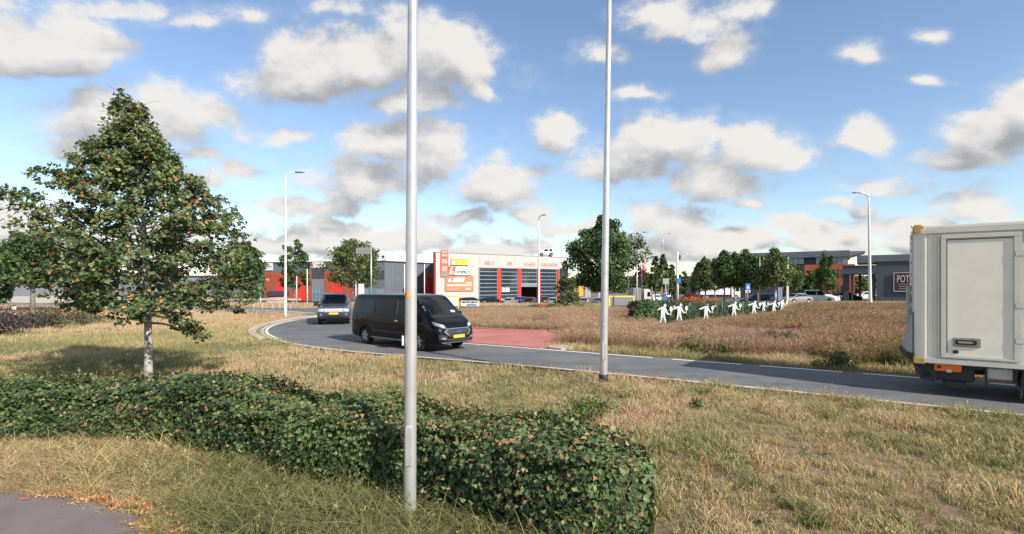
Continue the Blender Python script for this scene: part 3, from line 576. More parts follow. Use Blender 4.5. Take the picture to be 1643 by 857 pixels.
f = hedge_foliage(HEDGE, 1.06, hfn, 135000, .055, M_hedge, hg, np.random.RandomState(2), htint); tag(f, kind='stuff')
# stray shoots above and in front of the clipped faces
P, L = resample(HEDGE, 400); rs = np.random.RandomState(21); r = random.Random(21); SB = MB(); SC_ = []
for k in range(430):
    i = r.randrange(5, 398); x, y = P[i]; dx, dy = P[i+1][0]-P[i-1][0], P[i+1][1]-P[i-1][1]; q = math.hypot(dx, dy); nx_, ny_ = -dy/q, dx/q; h = float(hfn(np.array(x)))
    if r.random() < .7: o_ = r.uniform(-.45, .45); s_ = Vector((x+nx_*o_, y+ny_*o_, h-.06)); e_ = s_ + Vector((r.uniform(-.08, .08), r.uniform(-.08, .08), r.uniform(.07, .22)))
    else: s_ = Vector((x-nx_*.45, y-ny_*.45, r.uniform(.15, h-.1))); e_ = s_ + Vector((-nx_*r.uniform(.10, .22), -ny_*r.uniform(.10, .22), r.uniform(-.03, .12)))
    SB.tube([s_, (s_+e_)/2+Vector((0, 0, .01)), e_], [.004, .003, .002], 4, False)
    for j in range(r.randint(3, 8)): SC_.append(np.array(s_.lerp(e_, r.uniform(.3, 1.05))) + rs.normal(0, .014, 3))
tag(SB.build('shoot', M_twig, hg), kind='stuff'); SC_ = np.array(SC_); tag(leaves('shoot_leaf', SC_, rs.normal(size=(len(SC_), 3))+np.array([0, -.3, .7]), .05*rs.uniform(.6, 1.2, len(SC_)), rs.beta(2, 2, len(SC_))*.8+.1, M_hedge, hg, rs), kind='stuff')
# inner twigs and the shaded core of stems
P, L = resample(HEDGE, 90); b = MB(); r = random.Random(4)
for (x, y) in P[:-1]:
    for k in range(9):
        x0, y0 = x + r.uniform(-.12, .12), y + r.uniform(-.3, .3); q = [(x0, y0, 0)]
        for j in range(3): x0 += r.uniform(-.12, .12); y0 += r.uniform(-.14, .14); q.append((x0, y0, min(.8, .25*(j+1) + r.uniform(-.04, .06))))
        b.tube(q, [.009, .007, .005, .003], 4, False)
o = b.build('stem', M_twig, hg); tag(o, kind='stuff')
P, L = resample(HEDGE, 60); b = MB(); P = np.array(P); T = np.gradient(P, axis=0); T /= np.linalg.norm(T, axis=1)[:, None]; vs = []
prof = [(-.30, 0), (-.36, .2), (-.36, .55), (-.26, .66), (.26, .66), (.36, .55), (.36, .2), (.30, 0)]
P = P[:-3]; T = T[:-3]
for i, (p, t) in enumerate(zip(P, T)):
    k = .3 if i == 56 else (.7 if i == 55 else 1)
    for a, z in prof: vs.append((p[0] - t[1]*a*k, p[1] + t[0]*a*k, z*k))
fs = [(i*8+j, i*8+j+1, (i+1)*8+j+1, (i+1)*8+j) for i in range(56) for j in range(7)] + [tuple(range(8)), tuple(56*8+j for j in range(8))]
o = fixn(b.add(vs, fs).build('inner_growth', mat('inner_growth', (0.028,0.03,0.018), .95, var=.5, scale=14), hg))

# ---- the big tree
TY = 12.2; TX = gx(237, TY)
tree = empty('broadleaf_tree', (TX, TY, 0), 0, 'large young broadleaf tree with pale trunk, green and rusty leaves, nearest tree at the left', 'tree')
k_ = TY / F
PR = [(140,22,-12),(180,36,2),(215,54,20),(235,72,36),(262,104,46),(285,135,85),(310,168,118),(335,205,152),(370,200,172),(410,178,178),(450,168,200),(490,132,172),(515,70,120),(540,15,105)]
pz = np.array([gz(p[0], TY) for p in PR])[::-1]; pl = np.array([p[1]*k_ for p in PR])[::-1]; pr_ = np.array([max(4, p[2])*k_ for p in PR])[::-1]
def envR(z, phi):
    l = np.interp(z, pz, pl); r = np.interp(z, pz, pr_); c = math.cos(phi); lob = .86 + .17*math.sin(3*phi + z*2.1) + .10*math.sin(5*phi - z*3.7); l, r = l*(.80 + .2*lob), r*(.80 + .2*lob); m_ = (l+r)/2*.92*lob
    return m_*(1-c*c) + (r if c > 0 else l)*c*c
tb = MB(); top = gz(165, TY); lean = lambda z: -.24*max(0, z-2)/4
path = [(lean(z) + .02*math.sin(z*2), 0, z) for z in np.linspace(-.05, top, 14)]
tb.tube(path, list(np.interp(np.linspace(0, 1, 14), [0, .05, .2, .5, 1], [.125, .09, .08, .05, .012])), 12)
o = tb.build('trunk', M_birch, tree, True)
r = random.Random(12); CL = []; LEAF = []; lb = MB(); nlimb = 110
z0 = 1.42
for i in range(nlimb):
    t = (i + .5) / nlimb; zs_ = z0 + (top - z0 - .15) * t**.92 if t < .9 else z0 + (top - z0 - .1)*(.91 + (t-.9)*.9); phi = i*2.39996 + r.uniform(-.3, .3)
    rise = np.interp(t, [0, .12, .5, 1], [-.02, .25, .5, .8]) ; ze = zs_; R = 1.0
    for _ in range(4): R = max(.12, float(envR(ze, phi))*r.uniform(.80, 1.02)) if _ == 0 else R; ze = zs_ + rise*R*.6 - (.45 if (t < .16 and math.cos(phi) > .3) else 0)
    R = min(R, max(.12, float(envR(ze, phi)))); 
    pth = []; x0 = lean(zs_)
    for s_ in np.linspace(0, 1, 7): pth.append(Vector((x0 + math.cos(phi)*R*s_ + .06*math.sin(s_*7+i), math.sin(phi)*R*s_ + .06*math.cos(s_*6+i*2), zs_ + (ze-zs_)*s_**1.2 + .08*math.sin(s_*3))))
    lb.tube(pth, list(np.linspace(.030*(1-t*.6), .005, 7)), 5, False)
    for j in range(int(5 + 8*R/2.6)):
        s_ = r.uniform(.22, 1.0)**.7; k = min(5, int(s_*6)); p = pth[k].lerp(pth[k+1], s_*6-k)
        dd = Vector((math.cos(phi + r.uniform(-1.3, 1.3)), math.sin(phi + r.uniform(-1.3, 1.3)), r.uniform(-.5, .6))) * r.uniform(.12, .48)*(1.1-.4*s_)
        e = p + dd; lb.tube([p, (p+e)/2 + Vector((0, 0, .03)), e], [.007, .005, .003], 4, False); CL.append((e, r.uniform(.10, .24))); CL.append(((p+e)/2, .12))
# twigs that fill the outline between the limbs
for i in range(560):
    z = 1.85 + (top-2.75)*r.random()**1.2; phi = r.uniform(0, 2*PI); R = float(envR(z, phi)); q = math.sqrt(r.uniform(.08, .92)); p = Vector((lean(z)+math.cos(phi)*R*q, math.sin(phi)*R*q, z)); b0 = Vector((lean(z)+math.cos(phi)*R*q*.55, math.sin(phi)*R*q*.55, z-.35*R*.3-.05))
    if r.random() < .5: lb.tube([b0, (b0+p)/2+Vector((0, 0, .04)), p], [.008, .006, .003], 4, False)
    CL.append((p, r.uniform(.10, .27)))
# bare leading shoots
for (px_, py_) in [(110, 215), (140, 200), (125, 235), (28, 296), (205, 150), (228, 160), (345, 275), (385, 320), (405, 350), (375, 300)]:
    e = Vector((gx(px_, TY)-TX, r.uniform(-.3, .3), gz(py_, TY))); s_ = e*.80 + Vector((lean(5)*.2, 0, e.z*.12)) - Vector((0,0,.35)); lb.tube([s_, (s_+e)/2+Vector((.03, 0, .02)), e], [.008, .005, .002], 4, False)
    for q in range(4): CL.append((s_.lerp(e, q/3.0), .07))
o = lb.build('limb', M_bark, tree); tag(o, kind='stuff')
rs = np.random.RandomState(8); Cs = []; Bs = []
for c, rad in CL:
    c = Vector(c); q = Vector((c.x-lean(c.z), c.y)); er = float(envR(c.z, math.atan2(q.y, q.x)))*1.02
    if q.length > er and c.z < 5.9: q *= er/q.length; c = Vector((q.x+lean(c.z), q.y, c.z))
    elif q.length > er+.05: continue
    n = int(rs.uniform(9, 19) * (rad/.14)**.8); q = rs.normal(size=(n, 3)); q /= np.linalg.norm(q, axis=1)[:, None]; q *= (rs.uniform(0, 1, n)**.4*rad)[:, None]; q[:, 2] *= .7
    Cs.append(np.array(c) + q); Bs.append(np.full(n, rs.normal(0, .13)))
Cs = np.concatenate(Cs); Bs = np.concatenate(Bs); n = len(Cs)
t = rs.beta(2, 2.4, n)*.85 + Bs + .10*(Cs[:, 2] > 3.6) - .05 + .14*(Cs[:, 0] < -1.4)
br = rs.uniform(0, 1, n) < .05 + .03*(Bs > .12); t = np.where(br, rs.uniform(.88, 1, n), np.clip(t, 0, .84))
N = Cs*np.array([.5, .5, 0]) + np.array([0, 0, .9]) + rs.normal(0, .8, (n, 3))
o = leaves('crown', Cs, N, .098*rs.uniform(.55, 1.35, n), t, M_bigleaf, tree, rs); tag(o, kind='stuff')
print('big tree leaves', n)

# ---- farther trees
def far_tree(px, Y, ztop, wpx, label, shape='oval', zb=None, crown0=.28, m=None, trunk=.16, leaf=.26, n=5200, seed=0, group=None, bark=None, name='leafy_tree', nclump=None, gap=0.0, open_=.0):
    z0 = float(zf(gx(px, Y), Y)) if zb is None else zb; X = gx(px, Y); t = empty(name, (X, Y, z0), seed*1.3, label, 'tree', group)
    H = ztop - z0; R = wpx*Y/F/2; rs = np.random.RandomState(seed+100); m = m or M_green
    b = MB(); b.tube([(0, 0, -.1), (.03, 0, H*.25), (0, .03, H*.55), (0, 0, H*.9)], [trunk, trunk*.8, trunk*.5, .02], 8)
    b.build('trunk', bark or M_bark, t, True)
    nc = nclump or int(46 + n/90); zc = H*crown0; hc = H - zc; C = []; B = []; lb = MB()
    for i in range(nc):
        v = rs.uniform(0, 1)
        if shape == 'oval': prof_ = math.sin(PI*min(1, v*.86+.10))**.62
        elif shape == 'cone': prof_ = (1-v)**.55*min(1, v*4+.5)
        elif shape == 'wide': prof_ = math.sqrt(max(0, 1-(1.5*v-.55)**2))
        else: prof_ = (1-abs(2*v-.8)**2.4*.85)*1.0 if v > .4 else min(1, .5+v*1.4)
        a = rs.uniform(0, 6.283); rr = R*max(.05, prof_)*(1 + .16*math.sin(3*a + seed + v*5) + .10*math.sin(7*v*2 + a*2 + seed))*(.35 + .65*rs.uniform(0, 1)**.45) * (1-.12*rs.rand()); c = np.array([math.cos(a)*rr*.88, math.sin(a)*rr*.88, zc + hc*v*(.93 + .07*math.sin(4*a + seed))])
        lb.tube([(0, 0, max(zc*.8, c[2]-rr*.7)), tuple(c*np.array([.55, .55, 1]) - np.array([0, 0, rr*.2])), tuple(c)], [trunk*.3, trunk*.18, .012], 4, False)
        k = int(n/nc*rs.uniform(.5, 1.5)); q = rs.normal(size=(k, 3)); q /= np.linalg.norm(q, axis=1)[:, None]
        rad = R*rs.uniform(.17, .33)*(1-gap) * (.55+.45*prof_); q *= (rs.uniform(0, 1, k)**.38*rad)[:, None]; q[:, 2] *= .8 if shape != 'cone' else 1.25
        C.append(c+q); B.append(np.full(k, rs.normal(0, .12)))
    C = np.concatenate(C); B = np.concatenate(B); C = C[C[:, 2] > zc*.8]; B = B[:len(C)]
    N = C*np.array([.6, .6, 0])/max(R, .1) + np.array([0, 0, .7]) + rs.normal(0, .8, (len(C), 3))
    tt = np.clip(rs.beta(2, 2.2, len(C)) + B, 0, 1)
    tag(lb.build('limb', bark or M_bark, t), kind='stuff'); tag(leaves('crown', C, N, leaf*rs.uniform(.6, 1.3, len(C)), tt, m, t, rs, lobed=False, aspect=.9), kind='stuff'); return t
T_ = far_tree
T_(52, 42, gz(368, 42), 104, 'wide dark green tree at the far left edge behind the brushwood', 'oval', crown0=.36, seed=1, n=9000, leaf=.26, trunk=.2)
T_(-12, 34, gz(398, 34), 80, 'dark tree cut by the left edge of the view over the purple shrub', 'oval', crown0=.25, seed=2, n=6000, leaf=.24)
T_(135, 58, gz(395, 58), 92, 'tree with a bare trunk behind the left branches of the big tree', 'oval', crown0=.48, seed=3, n=5000, leaf=.3)
T_(388, 66, gz(388, 66), 80, 'dense dark green tree showing right of the big tree', 'oval', crown0=.3, seed=4, n=8000, leaf=.33)
T_(472, 70, gz(386, 70), 54, 'slim bluish green tree just right of the left street lamp', 'wide', crown0=.30, seed=5, n=4200, leaf=.30, gap=.2)
T_(566, 66, gz(386, 66), 98, 'bright green tree in front of the red door beside the traffic sign', 'wide', crown0=.34, seed=6, n=7500, leaf=.30, m=M_olive, gap=.1)
T_(967, 60, gz(342, 60), 138, 'tall full dark green tree directly behind the right lamp post', 'round', crown0=.17, seed=7, n=24000, leaf=.30, trunk=.28, nclump=110)
T_(907, 52, gz(438, 52), 44, 'small olive tree in front of the garage wall left of the tall dark tree', 'wide', crown0=.1, seed=8, n=2600, leaf=.22, m=M_olive)
T_(1028, 72, gz(425, 72), 32, 'narrow dark tree behind the red banner flag', 'oval', crown0=.2, seed=9, n=2600, leaf=.3)
for (px, w, py, s, lab) in [(1052, 30, 411, 11, 'leftmost cone-shaped tree of the three by the pale mast'), (1064, 34, 408, 12, 'tallest cone-shaped tree of the three left of the pale mast'), (1078, 26, 424, 13, 'lower cone-shaped tree right beside the pale mast')]:
    T_(px, 62, gz(py, 62), w, lab, 'cone', crown0=.31, m=M_olive, seed=s, n=2600, leaf=.25, trunk=.10, group='cone-shaped trees left of the mast')
for (px, w, py, s, lab) in [(1098, 22, 436, 14, 'small dark far tree between the mast and the white trailer'), (1088, 20, 442, 15, 'smallest far tree just right of the pale mast')]:
    T_(px, 98, gz(py, 98), w, lab, 'oval', seed=s, n=1500, leaf=.4, group='small far trees')
row = [(1122, 26, 421, 84, 'short darkest tree at the left end of the row over the trailer'), (1132, 30, 412, 80, 'second tree from the left of the row, over the dark trailer'), (1147, 26, 416, 80, 'third tree from the left of the row, slightly lower than its neighbours'), (1162, 32, 402, 66, 'broad tree over the white trailer with its trunk before it'), (1178, 26, 406, 74, 'tree over the white lorry cab'), (1196, 38, 403, 66, 'tree directly over the blue parking sign'),
       (1216, 38, 411, 62, 'tree between the blue sign and the white flagpole banner'), (1243, 42, 401, 58, 'tall dark tree just left of the grey pole by the silver car'), (1264, 34, 424, 72, 'low tree between the grey pole and the orange brick block')]
for i, (px, w, py, Y, lab) in enumerate(row):
    T_(px, Y, gz(py, Y), w*1.58, lab, 'cone' if i not in (6, 8) else 'oval', crown0=.37, m=M_olive if i % 3 else M_green, seed=30+i, n=5200, leaf=.27, trunk=.12, group='row of trees in front of the office building')
T_(1325, 74, gz(406, 74), 44, 'pointed tree standing in front of the orange brick block', 'cone', crown0=.27, m=M_green, seed=50, n=4200, leaf=.28)
T_(1303, 78, gz(434, 78), 34, 'rounded dark tree left of the pointed one before the orange block', 'oval', crown0=.3, m=M_green, seed=51, n=3000, leaf=.28)
T_(1378, 100, gz(446, 100), 42, 'green tree seen through the open passage of the dark building', 'oval', crown0=.1, m=M_olive, seed=52, n=2400, leaf=.4)
# distant wood
rs = np.random.RandomState(77); n = 46000; xx = rs.uniform(-900, 900, n); yy_ = 330 + rs.uniform(0, 60, n); hh = 7 + 3*pnoise(xx, yy_*.1, .06, 5)
C = np.stack([xx, yy_, -1.5 + hh*rs.uniform(0, 1, n)**.7], 1)
tag(leaves('distant_wood', C, rs.normal(size=(n, 3)) + np.array([0, -.6, .6]), 2.6, rs.uniform(0, .8, n), M_green, None, rs, lobed=False), 'distant belt of trees along the horizon', 'wood', kind='stuff')
def bush(name, x, y, w, d, h, m, label, n=1500, leaf=.12, seed=0, cat='shrub', group=None, z=None, stems=True):
    z0 = float(zf(x, y)) if z is None else z
    t = empty(name, (x, y, z0), 0, label, cat, group); rs = np.random.RandomState(seed+300); C = []
    for k in range(max(6, n//90)):
        a = rs.uniform(0, 6.283); q = math.sqrt(rs.rand()); c = np.array([math.cos(a)*q*w/2*.75, math.sin(a)*q*d/2*.75, h*rs.uniform(.25, .80)*(1-.35*q*q)]); m_ = int(n/max(6, n//90))
        e = rs.normal(size=(m_, 3)); e /= np.linalg.norm(e, axis=1)[:, None]; C.append(c + e*(rs.uniform(0, 1, m_)**.4)[:, None]*np.array([w*.2, d*.2, h*.26]))
    C = np.concatenate(C); C[:, 2] = np.abs(C[:, 2]); N = C*np.array([1, 1, .4]) + rs.normal(0, .6, C.shape)*np.array([w, d, h]).max()*.4 + np.array([0, 0, .2])
    tag(leaves('foliage', C, N, leaf*rs.uniform(.6, 1.3, len(C)), rs.beta(2, 2, len(C)), m, t, rs, lobed=False), kind='stuff')
    b = MB(); r = random.Random(seed)
    for k in range(10): a = r.uniform(0, 6.28); b.tube([(0, 0, 0), (math.cos(a)*w*.15, math.sin(a)*d*.15, h*.4), (math.cos(a)*w*.32, math.sin(a)*d*.32, h*.8)], [.02, .014, .006], 4, False)
    tag(b.build('stem', M_twig, t), kind='stuff'); return t
M_purple = leaf_mat('purple_leaf', [(0, (0.025,0.02,0.03)), (.5, (0.06,0.045,0.055)), (1, (0.13,0.10,0.09))])
x, y, _ = gp(5, 540); bush('shrub', x, y, 3.6, 2.5, 1.5, M_purple, 'dark purple shrub cut by the left edge of the view', 2600, .10, 1)
x, y, _ = gp(70, 527); bush('shrub', x, y, 3.6, 2, 1.25, M_shrub, 'brownish scrub shrub left of the big tree, behind the white marker', 2600, .10, 2)
x, y, _ = gp(105, 524); bush('shrub', x, y+1, 3.0, 2, 1.1, M_shrub, 'lower brown scrub next to the orange-tinged shrub at left', 1500, .10, 3)
x, y, _ = gp(92, 519); bush('shrub', x, y, 1.0, 1, 1.0, M_oranget, 'small shrub turning orange in the left field', 300, .10, 4)
x, y, _ = gp(945, 672); bush('green_weed', gx(945, 8.6), 8.6, 1.15, .6, .62, leaf_mat('bright_leaf', [(0, (0.06,0.13,0.03)), (.5, (0.12,0.22,0.05)), (1, (0.22,0.32,0.09))]), 'bright green feathery weed just behind the right end of the hedge', 1500, .045, 5, 'weed')
M_bright = bpy.data.materials['bright_leaf']
for k, (px, py, w, h, m, lab) in enumerate([(890, 497, 2.6, .8, M_olive, 'low green bramble patch on the island near the middle lamp'), (935, 494, 3.0, .8, M_bright, 'bright green bramble left of the right lamp post'), (870, 499, 1.6, .7, M_oranget, 'orange-leaved bramble on the island below the middle lamp'),
      (1180, 568, 1.5, .55, M_bright, 'green clump at the foot of the right bank beside the lane'), (1345, 592, 1.6, .5, M_olive, 'olive clump on the bank close to the truck'), (1250, 555, 1.6, .8, M_shrub, 'brown bush in the bank grass below the tennis figures'),
      (1275, 545, 1.5, .8, M_redleaf, 'rusty red bush in the grass of the right bank'), (1118, 657, .35, .28, M_green, 'small dark green plant standing in the lawn right of the hedge')]):
    x, y, _ = gp(px, py, float(zf(*gp(px, py)[:2]))); bush('bramble', x, y, w, w*.7, h, m, lab, 700 if k != 7 else 160, .09 if k != 7 else .05, 20+k, 'bush')
# ================================================================== BUILDINGS
M_galv = mat('galvanised_steel', (0.52, 0.53, 0.55), .42, .55, var=.10, scale=3)
M_white = mat('white_paint', (0.68, 0.67, 0.64), .5, var=.05)
M_cream = mat('cream_cladding', (0.47, 0.44, 0.405), .6, var=.05, scale=1.2)
M_grey = mat('grey_cladding', (0.13, 0.15, 0.175), .55, var=.10, scale=.6)
M_grey2 = mat('light_grey_cladding', (0.21, 0.215, 0.225), .6, var=.08, scale=.6)
M_dgrey = mat('dark_grey_metal', (0.05, 0.055, 0.065), .5, var=.1)
M_brick = mat('red_brick', (0.36, 0.085, 0.045), .85, var=.25, scale=9)
M_brick2 = mat('orange_brick', (0.46, 0.125, 0.06), .85, var=.2, scale=6)
M_red = mat('red_door_paint', (0.72, 0.05, 0.03), .45, var=.06)
M_dkred = mat('dark_red_trim', (0.30, 0.03, 0.03), .5, var=.06)
M_glass = mat('window_glass', (0.03, 0.045, 0.065), .06, var=.3, scale=.4, spec=.8)
M_glassl = mat('blue_window_glass', (0.16, 0.25, 0.33), .08, var=.35, scale=.35, spec=.8)
M_black = mat('black_trim', (0.015, 0.015, 0.017), .55, var=.2)
M_dbrick = mat('slate_brick', (0.075, 0.085, 0.105), .8, var=.28, scale=8)
M_sign_or = mat('orange_sign', (0.80, 0.20, 0.10), .45, var=.04)
M_sign_rd = mat('red_sign', (0.80, 0.12, 0.085), .45, var=.04)
M_yel = mat('yellow_sign', (0.80, 0.62, 0.08), .45, var=.05)
M_ink = mat('black_lettering', (0.02, 0.02, 0.02), .5, var=0)
M_inkw = mat('white_lettering', (0.82, 0.80, 0.78), .5, var=0)
M_inkr = mat('red_lettering', (0.78, 0.10, 0.07), .5, var=0)
M_blue = mat('blue_sign', (0.03, 0.16, 0.55), .45, var=.05)
M_conc = mat('pale_concrete', (0.45, 0.41, 0.37), .85, var=.12)
class Wall:
    """local frame along a wall: s to the right along it, y into the building, z up; px()/z() turn picture positions into it"""
    def __init__(w, pa, Ya, pb, Yb, z0, e):
        w.A = Vector((gx(pa, Ya), Ya, 0)); w.B = Vector((gx(pb, Yb), Yb, 0)); w.d = (w.B-w.A).normalized(); w.z0 = z0; w.L = (w.B-w.A).length; w.e = e
        if e: e.location = (w.A.x, w.A.y, z0); e.rotation_euler = (0, 0, math.atan2(w.d.y, w.d.x))
    def s(w, px):
        k = (px - 821.5)/F; return (k*w.A.y - w.A.x) / (w.d.x - k*w.d.y)
    def z(w, py, px): return gz(py, w.A.y + w.s(px)*w.d.y) - w.z0
    def box(w, name, p0, p1, y0, y1, t, b, m, parent=None, ch=0, at=None):
        pm = (p0+p1)/2 if at is None else at
        return fixn(MB().box(w.s(p0), w.s(p1), y0, y1, w.z(b, pm), w.z(t, pm), ch).build(name, m, parent or w.e))
def gridwin(w, p0, p1, t, b, nx_, ny_, parent, glass=None, frame=None, proud=0.0, dep=.12, name='window'):
    s0, s1 = w.s(p0), w.s(p1); pm = (p0+p1)/2; z0, z1 = w.z(b, pm), w.z(t, pm); fr = MB(); q = .06
    for i in range(nx_+1): x = s0 + (s1-s0)*i/nx_; fr.box(x-q/2, x+q/2, -proud-.05, -proud+.05, z0, z1)
    for j in range(ny_+1): z = z0 + (z1-z0)*j/ny_; fr.box(s0-q/2, s1+q/2, -proud-.056, -proud+.044, z-q/2, z+q/2)
    o = fixn(fr.build(name, frame or M_dgrey, parent)); pane = None
    for i in range(nx_):
        for j in range(ny_):
            a, b_ = s0 + (s1-s0)*i/nx_, s0 + (s1-s0)*(i+1)/nx_; c, d = z0+(z1-z0)*j/ny_, z0+(z1-z0)*(j+1)/ny_
            fixn(MB().box(a+q/2, b_-q/2, -proud-.01, -proud+.01, c+q/2, d-q/2).build('pane', glass or M_glass, o))
    return o
# ---- garage with the white front
e = empty('garage_building', label='white fronted garage with tall glazed doors between red pillars and a car on its roof', cat='building')
g_ = Wall(699.5, 93, 912, 112, -1.35, e); L = g_.L; zt = g_.z(405.5, 705)
zd = 6.85; DEP = 26
D0 = [g_.s(p) for p in (769, 803, 835.5, 866, 897)]
fixn(MB().box(0, D0[0], 0, .4, 0, zt).build('wall', M_cream, e)); 
fixn(MB().box(D0[0], L, 0, .4, zd, zt).build('fascia', M_cream, e))
SK = .56*DEP
def slab(poly_, z0_, z1_, nm, m_): 
    n_ = len(poly_); return fixn(MB().add([(x, y, z0_) for x, y in poly_] + [(x, y, z1_) for x, y in poly_], [tuple(range(n_))[::-1], tuple(range(n_, 2*n_))] + [(i, (i+1) % n_, n_+(i+1) % n_, n_+i) for i in range(n_)]).build(nm, m_, e))
slab([(.01, .4), (.41, .4), (SK+.4, DEP), (SK, DEP)], 0, zt-.01, 'wall', M_cream); slab([(L-.4, .4), (L, .4), (L, DEP), (L-.4, DEP)], 0, zt-.01, 'wall', M_cream); slab([(SK+.4, DEP-.4), (L-.4, DEP-.4), (L-.4, DEP), (SK+.4, DEP)], 0, zt-.011, 'wall', M_cream)
FT = [(.45, .42), (L-.42, .42), (L-.42, DEP-.42), (SK+.4, DEP-.42)]; slab(FT, zt-.5, zt-.3, 'roof', M_dgrey); slab(FT, -.05, .06, 'floor', M_conc)
fixn(MB().box(-.32, -.02, -.03, .5, -.02, zt+.1).build('side_panel', M_dkred, e))
fixn(MB().box(-.02, L+.02, -.05, .45, zt, zt+.12).build('coping', M_grey2, e))
for k in range(15):
    s = D0[0]*.33 + k*(L-1)/15
    if 3.0 < s < L-.5 and not (s < D0[0] and s < 5): fixn(MB().box(s-.025, s+.025, -.012, .01, (zd + .2 if s > D0[0] else .2), zt-.15).build('cladding_joint', M_grey2, e))
for i in range(4):
    a, b_ = D0[i], D0[i+1]; pr_w = (.62 if i else .12)
    fixn(MB().box(a-pr_w, a+.04, -.14, .35, 0, zd).build('door_pillar', M_red if i else M_grey2, e))
    s0, s1 = a+.06, b_-.66; nr = 9; hz = zd/nr; bot = 0 if i != 2 else 4
    dr = fixn(MB().box(s0+.08, s1-.08, .05, .15, nr*hz-.07, zd).build('garage_door', M_galv, e))
    for ja, jb in ((s0-.02, s0+.08), (s1-.08, s1+.02)): fixn(MB().box(ja, jb, .06, .16, bot*hz, zd).build('guide_rail', M_galv, dr))
    for j in range(bot, nr):
        solid = (i == 2 and j == 4) or (j == 0)
        if solid: fixn(MB().box(s0+.08, s1-.08, .08, .14, j*hz+.03, (j+1)*hz-.03).build('door_panel', M_grey2, dr))
        else:
            for q in range(5):
                u0 = s0+.1 + (s1-s0-.2)*q/5; fixn(MB().box(u0+.03, u0+(s1-s0-.2)/5-.03, .09, .12, j*hz+.10, (j+1)*hz-.10).build('pane', M_glass, dr))
                
        if j < nr-1: fixn(MB().box(s0+.08, s1-.08, .05, .15, (j+1)*hz-.07, (j+1)*hz+.03).build('rail', M_galv, dr))
    if i == 1:
        for q in (0, 1): fixn(MB().box(s0+.3+q*1.0, s0+1.15+q*1.0, .03, .045, 2.1, 2.9).build('paper_notice', M_white, dr))
fixn(MB().box(D0[4]-.55, D0[4]+.05, -.14, .35, 0, zd).build('door_pillar', M_red, e))
gridwin(g_, 898, 911, 431, 486, 3, 6, e)
fixn(MB().box(D0[2]+1.9, D0[2]+2.2, 6, 6.2, .1, 4).build('lift_post', M_white, e))
for s, p0, p1, y_ in [('AIRCO', 777, 792.5, 422.2), ('APK', 813.5, 822, 423), ('SCHADE', 841, 858.5, 424.2), ('CHIP-DOKTER', 867.5, 894, 425)]:
    a, b_ = g_.s(p0), g_.s(p1); h = .72; text(s, b_-a, h, M_inkr, e, (a, -.03, g_.z(y_, p0)-h/2))
def signboard(name, p0, p1, t, b, m, off, th=.12, skew=0, frame=None, w=g_, parent=None):
    a, b_ = w.s(p0), w.s(p1); pm = (p0+p1)/2; z0, z1 = w.z(b, pm), w.z(t, pm)
    o = fixn(MB().prism([(a-skew, z0), (b_-skew, z0), (b_+skew, z1), (a+skew, z1)], -off-th, -off).build(name, m, parent or w.e))
    if frame: q = .07; fixn(MB().prism([(a-skew-q, z0-q), (b_-skew+q*.5, z0-q), (b_+skew+q, z1+q), (a+skew-q*.5, z1+q)], -off-th+.03, -off+.01).build('sign_frame', frame, o))
    return o, a, b_, z0, z1
o, a, b_, z0, z1 = signboard('banner_sign', 706.5, 718.5, 401, 444.5, M_sign_rd, .06)
for k, (s, f_) in enumerate([('AUTO', .93), ('SERVICE', .80), ('SNEL', .62), ('KLAAR', .54), ('APK', .36), ('AIRCO', .28)]): text(s, (b_-a)*.72, .34, M_inkw, o, (a+(b_-a)*.14, -.19, z0+(z1-z0)*f_-.2))
fixn(MB().box(a+.2, b_-.2, -.2, -.18, z0+.25, z0+.25+.8).build('picture_patch', M_grey2, o))
o, a, b_, z0, z1 = signboard('battery_sign', 723.5, 750.5, 417, 425.5, M_yel, .06, frame=M_ink)
text('HELLA SERVICE', (b_-a)*.62, .26, M_ink, o, (a+(b_-a)*.28, -.19, (z0+z1)/2)); text('PARTNER', (b_-a)*.4, .18, M_ink, o, (a+(b_-a)*.28, -.19, z0+.16))
fixn(MB().tube([(a+.42, -.2, (z0+z1)/2), (a+.42, -.17, (z0+z1)/2)], .27, 16).build('roundel', M_inkw, o))
o, a, b_, z0, z1 = signboard('name_sign', 718, 757, 427.5, 441.5, M_white, .10, skew=.22, frame=M_ink)
w3 = (b_-a)*.30; r1 = fixn(MB().prism([(a-.18, z0+.06), (a-.18+w3-.1, z0+.06), (a+.2+w3-.1, z1-.06), (a+.2, z1-.06)], -.235, -.22).build('logo_field', M_sign_rd, o))
fixn(MB().prism([(a+.2, z0+.25), (a+.95, z0+.28), (a+1.1, z0+.7), (a+.85, z0+.62), (a+.7, z0+.9), (a+.95, z1-.25), (a+.6, z1-.3), (a+.45, z0+.6)], -.25, -.236).build('logo_bird', M_inkw, r1))
text('AutoService', (b_-a)*.56, .38, M_ink, o, (a+(b_-a)*.37, -.235, z0+(z1-z0)*.60)); text('STEPELD', (b_-a)*.56, .52, M_ink, o, (a+(b_-a)*.34, -.235, z0+(z1-z0)*.18), bold=.03)
o, a, b_, z0, z1 = signboard('offer_sign', 714, 759, 443.5, 467, M_sign_or, .05, frame=M_grey2); H_ = z1-z0; W_ = b_-a
fixn(MB().prism([(a+W_*.25, z0+H_*.62), (a+W_*.62, z0+H_*.62), (a+W_*.68, z1-H_*.1), (a+W_*.3, z1-H_*.1)], -.19, -.175).build('white_field', M_inkw, o))
fixn(MB().prism([(a+W_*.09, z0+H_*.63), (a+W_*.2, z0+H_*.63), (a+W_*.22, z0+H_*.72), (a+W_*.17, z0+H_*.70), (a+W_*.2, z1-H_*.12), (a+W_*.13, z1-H_*.15)], -.19, -.175).build('logo_bird', M_inkw, o))
